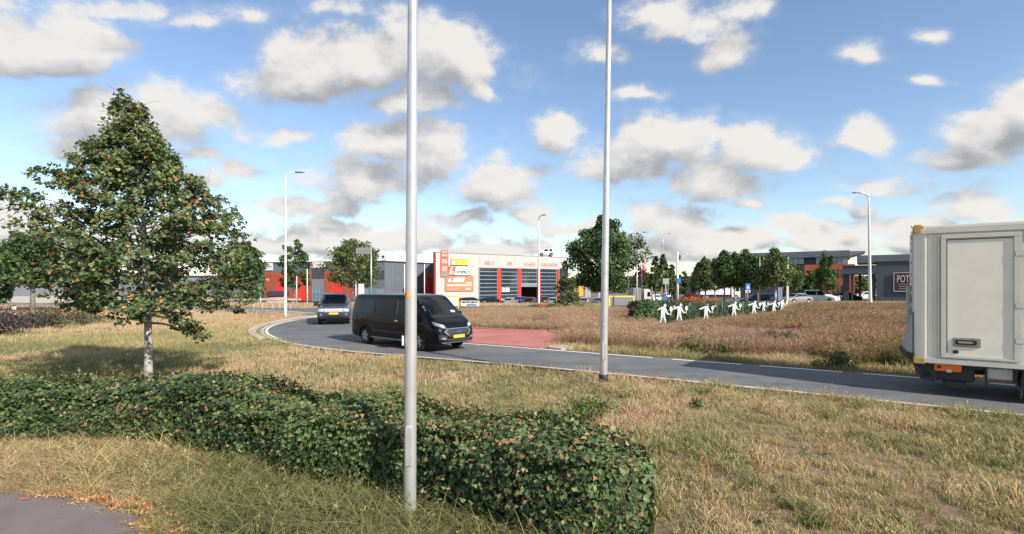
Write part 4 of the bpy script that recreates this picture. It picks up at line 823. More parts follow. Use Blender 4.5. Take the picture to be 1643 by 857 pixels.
text('Uw Garage', W_*.26, .24, M_ink, o, (a+W_*.33, -.21, z0+H_*.76)); text('GRATIS', W_*.24, .27, M_inkw, o, (a+W_*.70, -.19, z0+H_*.51), bold=.02)
text('MOBILITEITSGARANTIE', W_*.88, .34, M_inkw, o, (a+W_*.06, -.19, z0+H_*.33), bold=.02); text('bij elke onderhoudsbeurt', W_*.44, .16, M_inkw, o, (a+W_*.06, -.19, z0+H_*.12)); text('APK', W_*.2, .34, M_inkw, o, (a+W_*.70, -.19, z0+H_*.08), shear=.2, bold=.02)
for px in (729, 748): fixn(g_.box('sign_bracket', px-.6, px+.6, -.2, 0, 441.5, 444.5, M_ink))
fixn(MB().tube([(g_.s(731), 4, zt), (g_.s(731), 4, zt+.6)], .12, 8).build('vent_pipe', M_dgrey, e))
GAR = g_
# ---- left business building
e = empty('business_building', label='grey and red brick business building with tall red roller doors left of the white garage', cat='building')
w = Wall(384, 105, 617, 96, -1.0, e); L = w.L; zt = w.z(420, 610); ZR = zt
fixn(MB().box(0, L, 0, .4, 0, zt).build('wall', M_grey, e)); fixn(MB().box(-.1, L+.1, -.12, .5, zt, zt+.22).build('roof_edge', M_dgrey, e))
fixn(MB().box(.4, L-.4, .4, 24, zt-.6, zt-.4).build('roof', M_dgrey, e))
zb = w.z(436, 530)
for (a, b_) in [(424, 443.5), (457.5, 469), (491, 499.5), (520.5, 530), (552, 571)]: fixn(MB().box(w.s(a), w.s(b_), -.10, .02, 0, zb).build('brick_pier', M_brick, e))
for (a, b_, t) in [(443.5, 457.5, 446), (469, 491, 447), (530, 552, 446.5)]:
    zt_ = w.z(t, (a+b_)/2); fixn(MB().box(w.s(a), w.s(b_), -.09, .02, zt_, zb-.01).build('brick_lintel', M_brick, e))
    d = fixn(MB().box(w.s(a)+.05, w.s(b_)-.05, -.03, .0, .0, zt_-.05).build('roller_door', M_red, e)); 
    for k in range(9): z = zt_*k/9; fixn(MB().box(w.s(a)+.08, w.s(b_)-.08, -.05, -.03, z+.05, z+zt_/9-.03).build('door_panel', M_red, d))
gridwin(w, 501.5, 519, 432, 447, 3, 2, e, proud=.05); gridwin(w, 501.5, 519, 463.5, 483, 3, 3, e, M_glassl, M_galv, proud=.05)
fixn(MB().box(w.s(500.5), w.s(520), -.08, .0, w.z(463, 510), w.z(447.5, 510)).build('spandrel', M_grey2, e))
gridwin(w, 598, 616, 434, 447, 4, 1, e, proud=.05); gridwin(w, 585, 616, 464, 473, 6, 1, e, M_glassl, M_galv, proud=.05); gridwin(w, 585, 597, 473.5, 483, 2, 1, e, M_glassl, M_galv, proud=.05)
gridwin(w, 404, 421, 462, 482, 3, 3, e, proud=.05); gridwin(w, 404, 421, 436, 446, 3, 1, e, proud=.05)
for (p0, p1, t, b) in [(499, 521, 420.5, 430), (422, 438, 422, 434)]:
    o, a, b_, z0, z1 = signboard('white_sign', p0, p1, t, b, M_white, .02, w=w)
    fixn(MB().prism([(a+.1, z0+.15), (a+.75, z0+.1), (a+.5, z0+.6), (a+.9, z1-.25), (a+.3, z1-.35)], -.16, -.142).build('logo_bird', M_inkr, o)); text('BEDRIJVEN', (b_-a)*.5, .22, M_dgrey, o, (a+(b_-a)*.42, -.155, (z0+z1)/2-.1))
o, a, b_, z0, z1 = signboard('red_sign', 576, 604, 419, 429, M_sign_rd, .02, w=w)
fixn(MB().box(w.s(609), w.s(616.5), .6, 1.6, zt+.2, zt+1.35).build('roof_unit', M_white, e)); s_ = (w.s(609)+w.s(616.5))/2
fixn(MB().tube([(s_-.12, .585, zt+.95), (s_-.12, .60, zt+.95)], .26, 14).build('fan_grille', M_ink, e))
# its side wing running back to the right
e2 = empty('business_wing', label='corrugated grey building wing with a brick end and small red door beside the garage', cat='building')
w2 = Wall(617.6, 96.1, 698, 108, -1.0, e2); L2 = w2.L; s9 = w2.s(679.5)
fixn(MB().box(0, s9, 0, .4, 0, zt-.01).build('wall', M_grey, e2)); 
k = 0
while k*.42 < s9-.2: fixn(MB().box(.04+k*.42, .04+k*.42+.20, -.05, .01, 0.05, zt-.2).build('cladding_rib', M_grey, e2)); k += 1
fixn(MB().box(s9, L2, -.15, .4, 0, w2.z(436.5, 688)).build('brick_wall', M_brick2, e2)); fixn(MB().box(s9, L2, -.12, .4, w2.z(436.5, 688), w2.z(422.5, 690)).build('upper_wall', M_grey, e2))
fixn(MB().box(-.1, L2, -.2, .45, zt, zt+.2).build('roof_edge', M_dgrey, e2))
d = fixn(MB().box(w2.s(684.5), w2.s(693.5), -.20, -.14, 0, w2.z(448, 689)).build('red_door', M_red, e2)); fixn(MB().box(w2.s(684)-.1, w2.s(694), -.23, -.17, w2.z(448, 689), w2.z(446.5, 689)).build('door_head', M_dkred, e2))
# ---- far left warehouse and low wall
e = empty('warehouse', label='long blue-grey warehouse far behind the big tree at the left', cat='building'); w = Wall(-60, 92, 330, 100, -1.0, e)
fixn(MB().box(0, w.L, 0, 20, 0, w.z(444, 150)).build('wall', mat('blue_grey_sheet', (0.18, 0.19, 0.225), .6, var=.06, scale=.3), e)); fixn(MB().box(-.2, w.L+.2, -.2, 20.2, w.z(444, 150), w.z(441.5, 150)).build('roof_edge', M_dgrey, e))
for k in range(26): fixn(MB().box(k*1.75+.3, k*1.75+.42, -.04, .0, .2, w.z(445, 150)).build('cladding_seam', M_grey2, e))
for p in (98, 108, 160): fixn(w.box('white_door', p-3, p+3, -.1, 0, 466, 480, M_white))
e = empty('low_wall', label='long low beige wall in front of the far left warehouse', cat='wall'); w = Wall(-40, 84, 262, 84, -1.1, e)
for k in range(14): a = w.L*k/14; fixn(MB().box(a+.02, a+w.L/14-.02, 0, .3, 0, w.z(475.5, 100)).build('wall_block', M_conc, e))
# ---- office building
e = empty('office_building', label='three-storey office with dark grey roof slab, glass top floor and orange brick block', cat='building')
w = Wall(1180, 102.5, 1362, 92, -1.2, e); L = w.L; z3 = w.z(402, 1358); zs = w.z(412, 1358); zg = w.z(424.5, 1358); sb = w.s(1291)
fixn(MB().box(-.6, L+.1, -.8, 15, zs, z3).build('roof_slab', M_grey, e)); fixn(MB().box(0, L-.4, .0, 14, 0, zg-.3).build('lower_storeys', M_dgrey, e))
fixn(MB().box(-.2, L, -.1, 14.5, zg-.32, zg-.08).build('floor_edge', M_grey, e)); fixn(MB().box(.2, L-.6, .35, 14, zg-.1, zs).build('recess_wall', M_dgrey, e))
for a, b_ in [(1222, 1244), (1246, 1262), (1264, 1290), (1309, 1330), (1334, 1360)]: gridwin(w, a, b_, 412.3, 424, 3, 1, e, M_glassl, M_dgrey, proud=-.15, name='window')
bz = w.z(424.5, 1330); fixn(MB().box(sb, L+.9, -.45, 10, 0, bz).build('brick_block', M_brick2, e))
for p in (1338, 1345, 1351): 
    for (t, b) in ((432, 446), (458, 476)): fixn(MB().box(w.s(p-1.4), w.s(p+1.4), -.47, -.43, w.z(b, p), w.z(t, p)).build('slit_window', M_glass, e))
for p in (1284, 1286): gridwin(w, 1282, 1290, 436 if p == 1284 else 452, 446 if p == 1284 else 465, 1, 1, e, M_glassl, proud=.05)
fixn(MB().prism([(L+.1, zs+.05), (L+2.4, zs+.75), (L+2.4, zs+.95), (L+.1, zs+1.0)], 0, 8).build('canopy', M_grey2, e))
fixn(MB().box(w.s(1318), w.s(1326), 3, 5, z3, z3+.35).build('roof_unit', M_conc, e))
# ---- dark building with the framed sign
e = empty('showroom_building', label='dark slate brick building with covered passage and framed maroon sign, partly behind the truck', cat='building')
w = Wall(1406, 76, 1640, 67, -.55, e); L = w.L; zt = w.z(420.5, 1430)
fixn(MB().box(0, L, 0, 9, 0, zt).build('wall', M_dbrick, e)); fixn(MB().box(-.12, L, -.14, 9.1, zt, zt+.16).build('roof_edge', M_dgrey, e)); fixn(MB().box(w.s(1374), L, 3, 12, zt+.0, w.z(411.5, 1430)+.4).build('upper_storey', M_grey, e))
zc = w.z(440, 1380); fixn(MB().box(w.s(1352.5), 0, -.4, 9, zc, w.z(427, 1380)).build('canopy', M_dbrick, e)); fixn(MB().box(w.s(1352.5)-.1, -.02, -.5, 9.05, w.z(427, 1380), w.z(426, 1380)).build('canopy_edge', M_dgrey, e))
for p, wd in [(1357, 5), (1367, 1.6), (1401.5, 3.6)]: 
    fixn(MB().box(w.s(p-wd), w.s(p+wd), 0.5, 2.0, 0, zc).build('column', M_dgrey, e))
fixn(MB().box(w.s(1376), w.s(1380), 6, 6.4, 0, zc).build('column', M_dgrey, e))
o, a, b_, z0, z1 = signboard('framed_sign', 1435.5, 1474, 438.0, 467, mat('maroon_board', (0.055, 0.02, 0.03), .5, var=.1), .05, w=w)
q = MB(); t_ = .10
for (x0, x1, y0, y1) in [(a-.05, b_+.05, z1-.02, z1+t_), (a-.05, b_+.05, z0-t_, z0+.02), (a-.05-t_, a-.05, z0-t_, z1+t_), (b_+.05, b_+.05+t_, z0-t_, z1+t_)]: q.box(x0, x1, -.2, -.12, y0, y1)
fixn(q.build('sign_frame', mat('pale_frame', (0.45, 0.42, 0.43), .5, var=.05), o))
text('POT', 1.42, 1.02, mat('cream_lettering', (0.62, 0.58, 0.55), .5, var=0), o, (a+.28, -.19, z0+1.25), bold=.0)
for zz in (.95, .62, .30): fixn(MB().box(a+.45, a+2.9, -.185, -.17, z0+zz, z0+zz+.06).build('sign_rule', bpy.data.materials['pale_frame'], o))

# ================================================================== LAMPS, POSTS, SIGNS
def lamp_post(px, Y, z0, H, arm, label, r0=.085, r1=.038, sleeve=False, lean=(0, 0), armlen=1.0, name='street_lamp', X=None, m=None):
    X = gx(px, Y) if X is None else X; t = empty(name, (X, Y, z0), 0, label, 'street lamp'); lx, ly = lean
    n = 8; P = [(lx*H*k/n, ly*H*k/n, H*k/n) for k in range(n+1)]; MB().tube([(0, 0, -.1)] + P, [r0] + [r0 + (r1-r0)*k/n for k in range(n+1)], 20).build('pole', m or M_galv, t, True)
    ax, ay = arm; tip = Vector(P[-1]); A = [tip + Vector((ax*armlen*(1-math.cos(q)), ay*armlen*(1-math.cos(q)), .42*math.sin(q)))*1.0 for q in np.linspace(0, PI/2, 7)]; MB().tube(A, [r1*.95]*7, 10).build('arm', m or M_galv, t, True)
    hd = A[-1]; d = Vector((ax, ay, 0)).normalized(); s = Vector((-d.y, d.x, 0)); b = MB(); rings = [(0, .04, .03), (.08, .07, .05), (.25, .12, .06), (.5, .13, .05), (.66, .09, .03), (.70, .04, .015)]; vs = []
    for (u_, ww, hh) in rings:
        for q in range(10): a = 2*PI*q/10; p = hd + d*u_ + s*math.cos(a)*ww + Vector((0, 0, .03 + math.sin(a)*hh)); vs.append(tuple(p))
    b.add(vs, [(i*10+j, i*10+(j+1) % 10, (i+1)*10+(j+1) % 10, (i+1)*10+j) for i in range(5) for j in range(10)] + [tuple(range(10)), tuple(range(50, 60))]); h = fixn(b.build('lamp_head', mat('lamp_housing', (0.20, 0.21, 0.22), .5, .3), t, True))
    b = MB(); c = hd + d*.38 + Vector((0, 0, -.022)); b.tube([c, c - Vector((0, 0, .03))], .085, 12); b.build('lens', mat('lamp_lens', (.7, .7, .66), .2, var=0), h)
    fixn(MB().box(-r0*.5, r0*.5, -r0-.012, -r0*.6, .55, .95, .005).build('hatch', m or M_galv, t))
    if sleeve: MB().tube([(0, 0, -.05), (0, 0, .17), (0, 0, .18)], [r0+.018, r0+.014, r0+.004], 20).build('base_sleeve', M_black, t, True)
    return t
M_pole = mat('brushed_pole', (0.60, 0.595, 0.595), .34, .55, var=.10, scale=5, bump=.08)
lp = lamp_post(657.5, 5.25, 0, 10, (1, .3), 'nearest steel lamp post before the hedge, with orange sticker and white tag', r0=.066, r1=.036, lean=(.0058, 0), m=M_pole)
b = MB(); vs = []; n = 9     # sticker wraps the camera side of the pole
def wrap(z0, z1, a0, a1, R, H=10, n=10):
    V = []; 
    for i in range(n+1):
        a = a0+(a1-a0)*i/n
        for z in (z0, z1): V.append((.0058*z + math.cos(a)*R(z), math.sin(a)*R(z), z))
    return V, [(2*i, 2*i+2, 2*i+3, 2*i+1) for i in range(n)]
Rp = lambda z: .066 - .003*z + .0015
zz = lambda py: gz(py, 5.25)
V, Fc = wrap(zz(477), zz(467), -PI*.98, -PI*.52, Rp); pyd('sticker', V, Fc, mat('orange_sticker', (0.85, 0.42, 0.03), .5, var=.03), lp)
V, Fc = wrap(zz(472.5), zz(470), -PI*.86, -PI*.72, lambda z: Rp(z)+.001); pyd('sticker_mark', V, Fc, M_ink, lp)
fixn(MB().box(-.072, -.053, -.055, -.03, zz(554), zz(538), .004).build('white_tag', M_white, lp))
MB().tube([(-.06+ .022*math.cos(a), -.045, zz(687) + .024*math.sin(a)) for a in np.linspace(.5, 5.6, 14)], .005, 6).build('hook', M_black, lp, True)
MB().tube([(0, 0, zz(836)), (0, 0, zz(829))], [.074, .070], 20).build('base_collar', M_galv, lp, True)
lamp_post(968, gp(968, 612)[1], 0, 10, (1, .3), 'steel lamp post with a black base sleeve on the verge beside the lane', r0=.098, r1=.058, sleeve=True, lean=(.0155, 0), m=M_pole)
lamp_post(458, 36.5, 0, gz(286, 36.5), (1, .1), 'white street lamp at the left kerb with its arm to the right', r0=.10, r1=.045, armlen=.62, m=M_white)
z_ = float(zf(gx(865, 60), 60)); lamp_post(864.5, 60, z_, gz(352, 60)-z_, (.6, -.5), 'thin white street lamp in front of the garage doors', r0=.13, r1=.06, armlen=.5, m=M_white)
z_ = float(zf(gx(1396, 47), 47)); lamp_post(1396.5, 47, z_, gz(317, 47)-z_, (-1, 0), 'white street lamp before the dark building, arm pointing left', r0=.15, r1=.07, armlen=.85, lean=(-.015, 0), m=M_white)
z_ = float(zf(gx(1012, 66), 66)); lamp_post(1008, 66, z_, gz(378, 66)-z_, (1, 0), 'street lamp mostly hidden in the tall dark tree', r0=.1, r1=.05, armlen=1.8)
z_ = -1.2; lamp_post(1064, 110, z_, gz(378, 110)-z_, (1, 0), 'farthest street lamp with its head left of the pale mast', r0=.1, r1=.05, armlen=1.0)
def post(name, px, Y, top, wpx, m, label, cat, z0=None, group=None, n=8, build=None):
    z0 = float(zf(gx(px, Y), Y)) if z0 is None else z0; t = empty(name, (gx(px, Y), Y, z0), 0, label, cat, group); r = wpx*Y/F/2
    MB().tube([(0, 0, -.1), (0, 0, gz(top, Y)-z0)], [r, r*.8], n).build('pole', m, t, True); return t
t = post('camera_mast', 1087, 58, 404, 4.2, M_white, 'pale concrete mast with small boxes at its top and a blue sign', 'mast', n=12); z0 = t.location.z
fixn(MB().box(.1, .35, -.1, .1, gz(417, 58)-z0, gz(409, 58)-z0, .02).build('camera_box', M_dgrey, t)); fixn(MB().box(-.45, -.1, -.06, .06, gz(413, 58)-z0, gz(412, 58)-z0).build('bracket', M_galv, t))
fixn(MB().box(-.12, .33, -.2, -.16, gz(454.5, 58)-z0, gz(446.5, 58)-z0, .01).build('blue_sign', M_blue, t))
t = post('banner_flag', 1029.5, 64, 423, 1.6, M_white, 'white pole with a tall red banner flag beside the narrow tree', 'flag'); z0 = t.location.z; Y = 64
b = MB(); vs = []
for i in range(9):
    z = gz(424+27*i/8, Y)-z0; ww = .45*math.sin(PI*min(1, .25+i/10))
    vs += [(.07, .0, z), (.07+ww*.5, .04*math.sin(i), z-.05), (.07+ww, -.03*math.cos(i*1.3), z-.1)]
b.add(vs, [(i*3+j, i*3+j+1, i*3+j+4, i*3+j+3) for i in range(8) for j in range(2)]); fl = b.build('flag_cloth', M_sign_rd, t, True); fl.modifiers.new('thickness', 'SOLIDIFY').thickness = .01
fixn(MB().box(.12, .14, -.07, -.06, gz(448, Y)-z0, gz(428, Y)-z0).build('lettering', M_inkw, t))
post('flagpole', 1022, 52, 424.5, 2.2, mat('pinkish_pole', (0.55, 0.42, 0.40), .5, var=.1), 'pinkish bare pole standing left of the banner flag', 'pole')
for px, Y, top, wd, lab in [(476, 58, 443, 1.6, 'white pole before the wide red door, left one'), (493, 58, 432, 2.0, 'taller white pole right of the wide red door'), (418, 58, 470, 1.8, 'short white pole before the dark low container'),
     (649, 80, 424, 1.8, 'white drainpipe-like pole against the corrugated grey wall'), (681, 84, 424, 1.8, 'white pole against the wall beside the small red door'), (922, 70, 461, 1.8, 'short white pole between the parked cars left of the orange panel'),
     (1062, 58, 460, 1.8, 'orange-brown pole left of the twin traffic posts'), (1068, 60, 448, 1.2, 'thin grey post carrying the small square sign'), (1072, 60, 446, 1.2, 'thin brown post right of the small square sign'), (1046, 60, 460, 1.4, 'thin brown post left of the cone-shaped trees'),
     (1219, 60, 413, 1.6, 'thin grey pole rising before the right end of the tree row'), (1245, 52, 466, 1.4, 'pinkish post just left of the blue-grey banner'), (571, 64, 449, 2.0, 'white post between the tree and the white banner')]:
    post('pole', px, Y, top, wd, M_white if 'white' in lab else (M_galv if 'grey' in lab else mat('rusty_pole', (.40, .24, .16), .7)), lab, 'pole')
t = post('traffic_sign', 1069.5, 59.5, 462, 1.0, M_galv, 'small grey-green square sign between two thin posts', 'sign'); z0 = t.location.z; fixn(MB().box(-.45, .25, -.06, -.03, gz(456, 59.5)-z0, gz(447, 59.5)-z0, .01).build('sign_plate', mat('grey_green_plate', (.30, .36, .36), .5), t)); fixn(MB().box(-.35, .0, -.1, -.06, gz(483, 59.5)-z0, gz(474, 59.5)-z0).build('lower_plate', M_blue, t))
t = post('direction_sign', 595.5, 52, 396, 2.6, M_galv, 'grey backed direction sign on a tall post above the bright green tree', 'sign', n=12); z0 = t.location.z; Y = 52
bd = fixn(MB().box(gx(571, Y)-gx(595.5, Y), -.06, -.03, .02, gz(408, Y)-z0, gz(397.5, Y)-z0, .01).build('sign_board', mat('sign_back', (0.20, 0.205, 0.20), .6, var=.08), t))
for q in (399.5, 405.5): fixn(MB().box(gx(573, Y)-gx(595.5, Y), .06, .02, .06, gz(q, Y)-z0-.03, gz(q, Y)-z0+.03).build('brace', M_galv, t))
t = post('parking_sign', 1199.5, 50, 455, 1.2, M_galv, 'blue pictogram sign with a white plate below, before the tree row', 'sign'); z0 = t.location.z; Y = 50
pl = fixn(MB().box(-.24, .24, -.07, -.04, gz(465.5, Y)-z0, gz(455, Y)-z0, .01).build('sign_plate', M_blue, t)); fixn(MB().box(-.24, .24, -.07, -.04, gz(469.5, Y)-z0, gz(466, Y)-z0, .01).build('white_plate', M_white, t)); fixn(MB().box(-.12, .12, -.08, -.07, gz(468.5, Y)-z0, gz(467, Y)-z0).build('arrow', M_ink, t))
fixn(MB().prism([(-.13, gz(463, Y)-z0), (.15, gz(463, Y)-z0), (.03, gz(458, Y)-z0), (-.03, gz(460, Y)-z0)], -.08, -.07).build('pictogram', M_inkw, pl))
def board(name, px0, px1, t_, b_, Y, m, label, cat, frame=None, leg=True, fm=None, th=.08, post_m=None):
    X0, X1 = gx(px0, Y), gx(px1, Y); z0 = float(zf((X0+X1)/2, Y)); t = empty(name, ((X0+X1)/2, Y, z0), 0, label, cat); h = (X1-X0)/2; za, zb_ = gz(b_, Y)-z0, gz(t_, Y)-z0
    p = fixn(MB().box(-h, h, 0, th, za, zb_, .01).build('panel', m, t))
    if frame:
        q = MB(); 
        for (x0, x1, y0, y1) in [(-h-frame, h+frame, zb_, zb_+frame), (-h-frame, -h, min(0, za), zb_), (h, h+frame, min(0, za), zb_)]: q.box(x0, x1, -.03, th+.03, y0, y1)
        fixn(q.build('frame', fm, t))
    if leg:
        for s in (-1, 1): MB().tube([(s*h*.8, th+.04, -.1), (s*h*.8, th+.04, za+.1)], .035, 8).build('leg', post_m or M_galv, t)
    return t, p, h, za, zb_
board('yellow_framed_board', 704, 734.5, 476, 491, 50, M_white, 'blank white board with a yellow frame showing right behind the van', 'board', .12, fm=M_yel)
t, p, h, za, zb_ = board('airco_board', 739.5, 769, 482.5, 491.5, 52, M_white, 'low white board with black lettering offering an air conditioning check', 'sign')
text('GRATIS AIRCO', h*1.75, .2, M_ink, p, (-h*.88, -.012, (za+zb_)/2+.04), bold=.03); text('CONTROLE', h*1.1, .17, M_ink, p, (-h*.4, -.012, za+.06), bold=.03)
board('barrier_board', 979, 1015.5, 477, 490, 54, mat('grey_board', (0.20, 0.215, 0.24), .6), 'grey board in a yellow goalpost frame right of the right lamp post', 'board', .16, fm=M_yel, leg=False)
board('white_banner', 575, 584, 455.5, 485, 62, M_white, 'tall narrow white banner board behind the two cars', 'sign')
board('orange_panel', 928.5, 936, 459, 475, 84, mat('orange_panel_paint', (.80, .42, .05), .5), 'narrow orange-yellow panel behind the parked cars by the tall tree', 'panel')
board('grey_panel', 938.5, 948, 459, 477, 85, mat('ribbed_grey', (.40, .38, .38), .6), 'narrow pale grey panel right of the orange one', 'panel')
board('beige_panel', 960, 967, 446, 478, 86, M_conc, 'tall beige panel half hidden by the right lamp post', 'panel')
board('flag_banner', 1262, 1265.8, 412, 484, 62, mat('off_white_banner', (.5, .48, .45), .6), 'tall off-white banner pole before the low tree left of the orange block', 'flag', leg=False)
board('blue_grey_banner', 1248, 1255.5, 461, 492, 50, mat('blue_grey_cloth', (.16, .17, .27), .7), 'blue-grey banner panel right of the last tennis figures', 'panel', leg=False)
t = empty('skip_container', (gx(441, 62), 62, float(zf(0, 62))), 0, 'dark container on a terracotta coloured drum-like base by the left building', 'container'); z0 = t.location.z; h = 28*62/F/2
fixn(MB().box(-h, h, 0, 1.6, gz(475.5, 62)-z0, gz(467.5, 62)-z0, .05).build('dark_box', mat('navy_box', (.035, .04, .07), .6), t)); MB().tube([(-h, .4, gz(480, 62)-z0), (h, .4, gz(480, 62)-z0)], .33, 16).build('drum', mat('terracotta', (.50, .24, .16), .8), t, True)
fixn(MB().box(-h, h, .1, .7, -.1, gz(483, 62)-z0).build('plinth', M_conc, t))
for px, lab in [(407, 'short pale marker post beyond the side road, farthest left of five'), (421, 'second short marker post from the left beyond the side road'), (438, 'middle short marker post in front of the terracotta drum'), (449, 'short marker post just left of the white street lamp'), (466, 'short marker post just right of the white street lamp')]: 
    t = post('marker_post', px, 47.5, 488.5, 1.6, M_conc, lab, 'post', group='marker posts along the side road')
t = empty('guard_rail', (gx(360, 60), 60, float(zf(0, 60))), 0, 'long pale low guard rail beyond the side road at left', 'guard rail')
for k in range(9): fixn(MB().box(-9+k*2+.02, -7+k*2-.02, -.03, .03, .55, .78, .01).build('rail', M_conc, t)); fixn(MB().box(-8.1+k*2, -8.0+k*2, .03, .1, -.1, .6).build('post', M_galv, t))
t = post('marker_sign', 24, 27.5, 493, 1.2, M_galv, 'small white marker sign on a post in the scrub at the left edge', 'sign'); fixn(MB().box(-.12, .12, -.05, -.03, gz(497, 27.5), gz(490.5, 27.5), .01).build('sign_plate', M_white, t))

# ================================================================== TENNIS FIGURES, MESH FENCE, HEDGE BEHIND
def fence_pt(px): 
    k = (px-1018)/(1268-1018); Y = 28 + 12.5*k; return gx(px, Y), Y
HB = [fence_pt(p) for p in (1021, 1060, 1100, 1140, 1180, 1220, 1258)]; HB = [(x+.25, y+1.25) for x, y in HB]
h2 = empty('clipped_hedge', label='clipped hedge behind the green mesh fence and the white tennis figures', cat='hedge')
def h2t(C, rs): return np.clip(rs.beta(2, 4, len(C))*.42 + .12*pnoise(C[:, 0], C[:, 1], .8, 3), 0, .8) + (rs.uniform(0, 1, len(C)) < .06)*.2
f = hedge_foliage(HB, 1.2, lambda x: 1.36 - .034*(x-7), 26000, .13, M_hedge, h2, np.random.RandomState(9), h2t); tag(f, kind='stuff')
P, _ = resample(HB, 12); b = MB(); vs = []
for p in P:
    for dx, dz in ((-.3, 0), (-.3, .9), (.3, .9), (.3, 0)): vs.append((p[0], p[1]+dx, dz + float(zf(p[0], p[1]))*.8))
fixn(b.add(vs, [(i*4+j, i*4+(j+1) % 4, i*4+4+(j+1) % 4, i*4+4+j) for i in range(11) for j in range(4)] + [(0,1,2,3), (44,45,46,47)]).build('inner_growth', bpy.data.materials['inner_growth'], h2))
M_fence = mat('green_wire', (0.025, 0.075, 0.05), .5, var=.1)
fe = empty('mesh_fence', label='dark green wire mesh fence between the tennis figures and the hedge', cat='fence')
FP = [fence_pt(p) for p in (1053, 1094, 1108, 1152, 1161, 1194, 1204, 1238)]
for i, (x, y) in enumerate(FP):
    z = float(zf(x, y)); MB().tube([(x, y+.25, z-.1), (x, y+.25, z+1.30-.034*(x-7))], .035, 8).build('post', mat('fence_post_green', (.10, .22, .20), .5), fe, True)
for i in range(0, 8, 2):
    (x0, y0), (x1, y1) = FP[i], FP[i+1]; b = MB(); n = 34
    for k in range(n+1): t_ = k/n; x = x0+(x1-x0)*t_; y = y0+(y1-y0)*t_+.25; z = float(zf(x, y)); b.bar((x, y, z+.02), (x, y, z+1.25-.034*(x-7)), .006)
    for k in range(14): z = .03+k*.07; b.bar((x0, y0+.25, float(zf(x0, y0))+z), (x1, y1+.25, float(zf(x1, y1))+z), .006)
    b.build('mesh_panel', M_fence, fe)
def limb2(p, q, w0, w1):
    p, q = Vector((*p, 0)), Vector((*q, 0)); d = (q-p).normalized(); n = Vector((-d.y, d.x, 0)); return [(v.x, v.y) for v in (p+n*w0, p+n*w0*.9-d*w0*.6, p-n*w0*.9-d*w0*.6, p-n*w0, q-n*w1, q-n*w1*.7+d*w1*.7, q+n*w1*.7+d*w1*.7, q+n*w1)]
def ell(cx, cz, a, b, rot=0, n=18): return [(cx + a*math.cos(t)*math.cos(rot) - b*math.sin(t)*math.sin(rot), cz + a*math.cos(t)*math.sin(rot) + b*math.sin(t)*math.cos(rot)) for t in np.linspace(0, 2*PI, n, endpoint=False)]
M_cut = mat('white_board', (0.70, 0.69, 0.66), .6, var=.03)
def figure(px, headpy, footpy, Y, label, flip=1, ball=True, head=True, racket=True):
    h = (footpy-headpy)*Y/F*.94; z0 = gz(footpy, Y); t = empty('tennis_figure', (gx(px, Y), Y, z0), 0, label, 'cut-out figure', 'white cut-out tennis players along the fence'); s = h/1.0
    def P(name, poly_, par, y=0): return fixn(MB().prism([(x*s*flip, z*s) for x, z in poly_], y-.015, y+.012).build(name, M_cut, par))
    tor = P('torso', [(-.13, .42), (.09, .41), (.11, .60), (.15, .75), (.11, .85), (.02, .885), (-.09, .86), (-.13, .78), (-.11, .60)], t)
    P('arm', limb2((-.04, .83), (-.42, .68), .052, .042), t, .028); P('arm', limb2((.11, .80), (.24, .50), .048, .04), t, .029); P('forearm', limb2((.24, .50), (.42, .46), .042, .035), t, .001)
    P('leg', limb2((-.07, .43), (-.15, .02), .05, .034), t, -.028); P('leg', limb2((.05, .43), (.14, .02), .05, .034), t, .027)
    if head: P('head', ell(.10, .955, .072, .085, .2), t)
    if racket:
        rk = P('racket', ell(.43, .76, .085, .145), t, -.03); P('handle', limb2((.42, .63), (.40, .47), .016, .018), rk, -.058)
    if ball: P('ball', ell(.62, .90, .05, .05), t)
    MB().tube([(0, .03, -.4), (0, .03, .55*s)], .02, 6).build('stake', M_galv, t)
    return t
for (px, hp, fp, lab, bl, hd_) in [(1065, 487, 518, 'leftmost and largest white tennis cut-out, striking a ball', 1, 1), (1091, 486.5, 514, 'white tennis cut-out with legs sunk in grass, second from the left', 0, 1), (1134, 487, 512, 'white tennis cut-out in the middle whose head looks faded', 1, 0), (1179, 483.5, 507, 'white tennis cut-out standing alone right of the middle gap', 0, 1),
     (1211, 482, 504, 'white tennis cut-out below the tree row, left of the smallest one', 1, 1), (1226.5, 483, 499, 'smallest white tennis cut-out, half hidden in the grass', 0, 1), (1243, 482, 501, 'white tennis cut-out in a running pose, second from the right', 1, 1), (1256, 480.5, 498, 'rightmost white tennis cut-out by the blue-grey banner', 0, 1)]:
    x, Y = fence_pt(px); f = figure(px-1, hp, fp, Y-.25, lab, ball=bool(bl))
    if not hd_:
        for c in f.children:
            if c.name.startswith('head'): c.data.materials.clear(); c.data.materials.append(mat('faded_board', (.30, .24, .22), .7))
bush('flower_bed', gx(1122, 60), 60, 7.0, 2.0, 1.1, M_oranget, 'low bed of orange-red flowering shrubs before the white trailer', 3600, .16, 31, 'flower bed')
bush('flower_bed', gx(1098, 61), 61, 2.2, 2.0, 1.1, M_redleaf, 'red leaved plants at the left end of the orange flower bed', 900, .16, 32, 'flower bed')
bush('red_shrub', gx(1112, 66), 66, 3.0, 2.0, 1.9, M_redleaf, 'dark red shrub in front of the dark trailer', 1800, .16, 33, 'shrub')
bush('shrub', gx(1024, 29), 29, 1.2, 1.0, 1.4, M_green, 'dark green shrub at the left end of the clipped hedge', 1200, .14, 34, 'shrub')
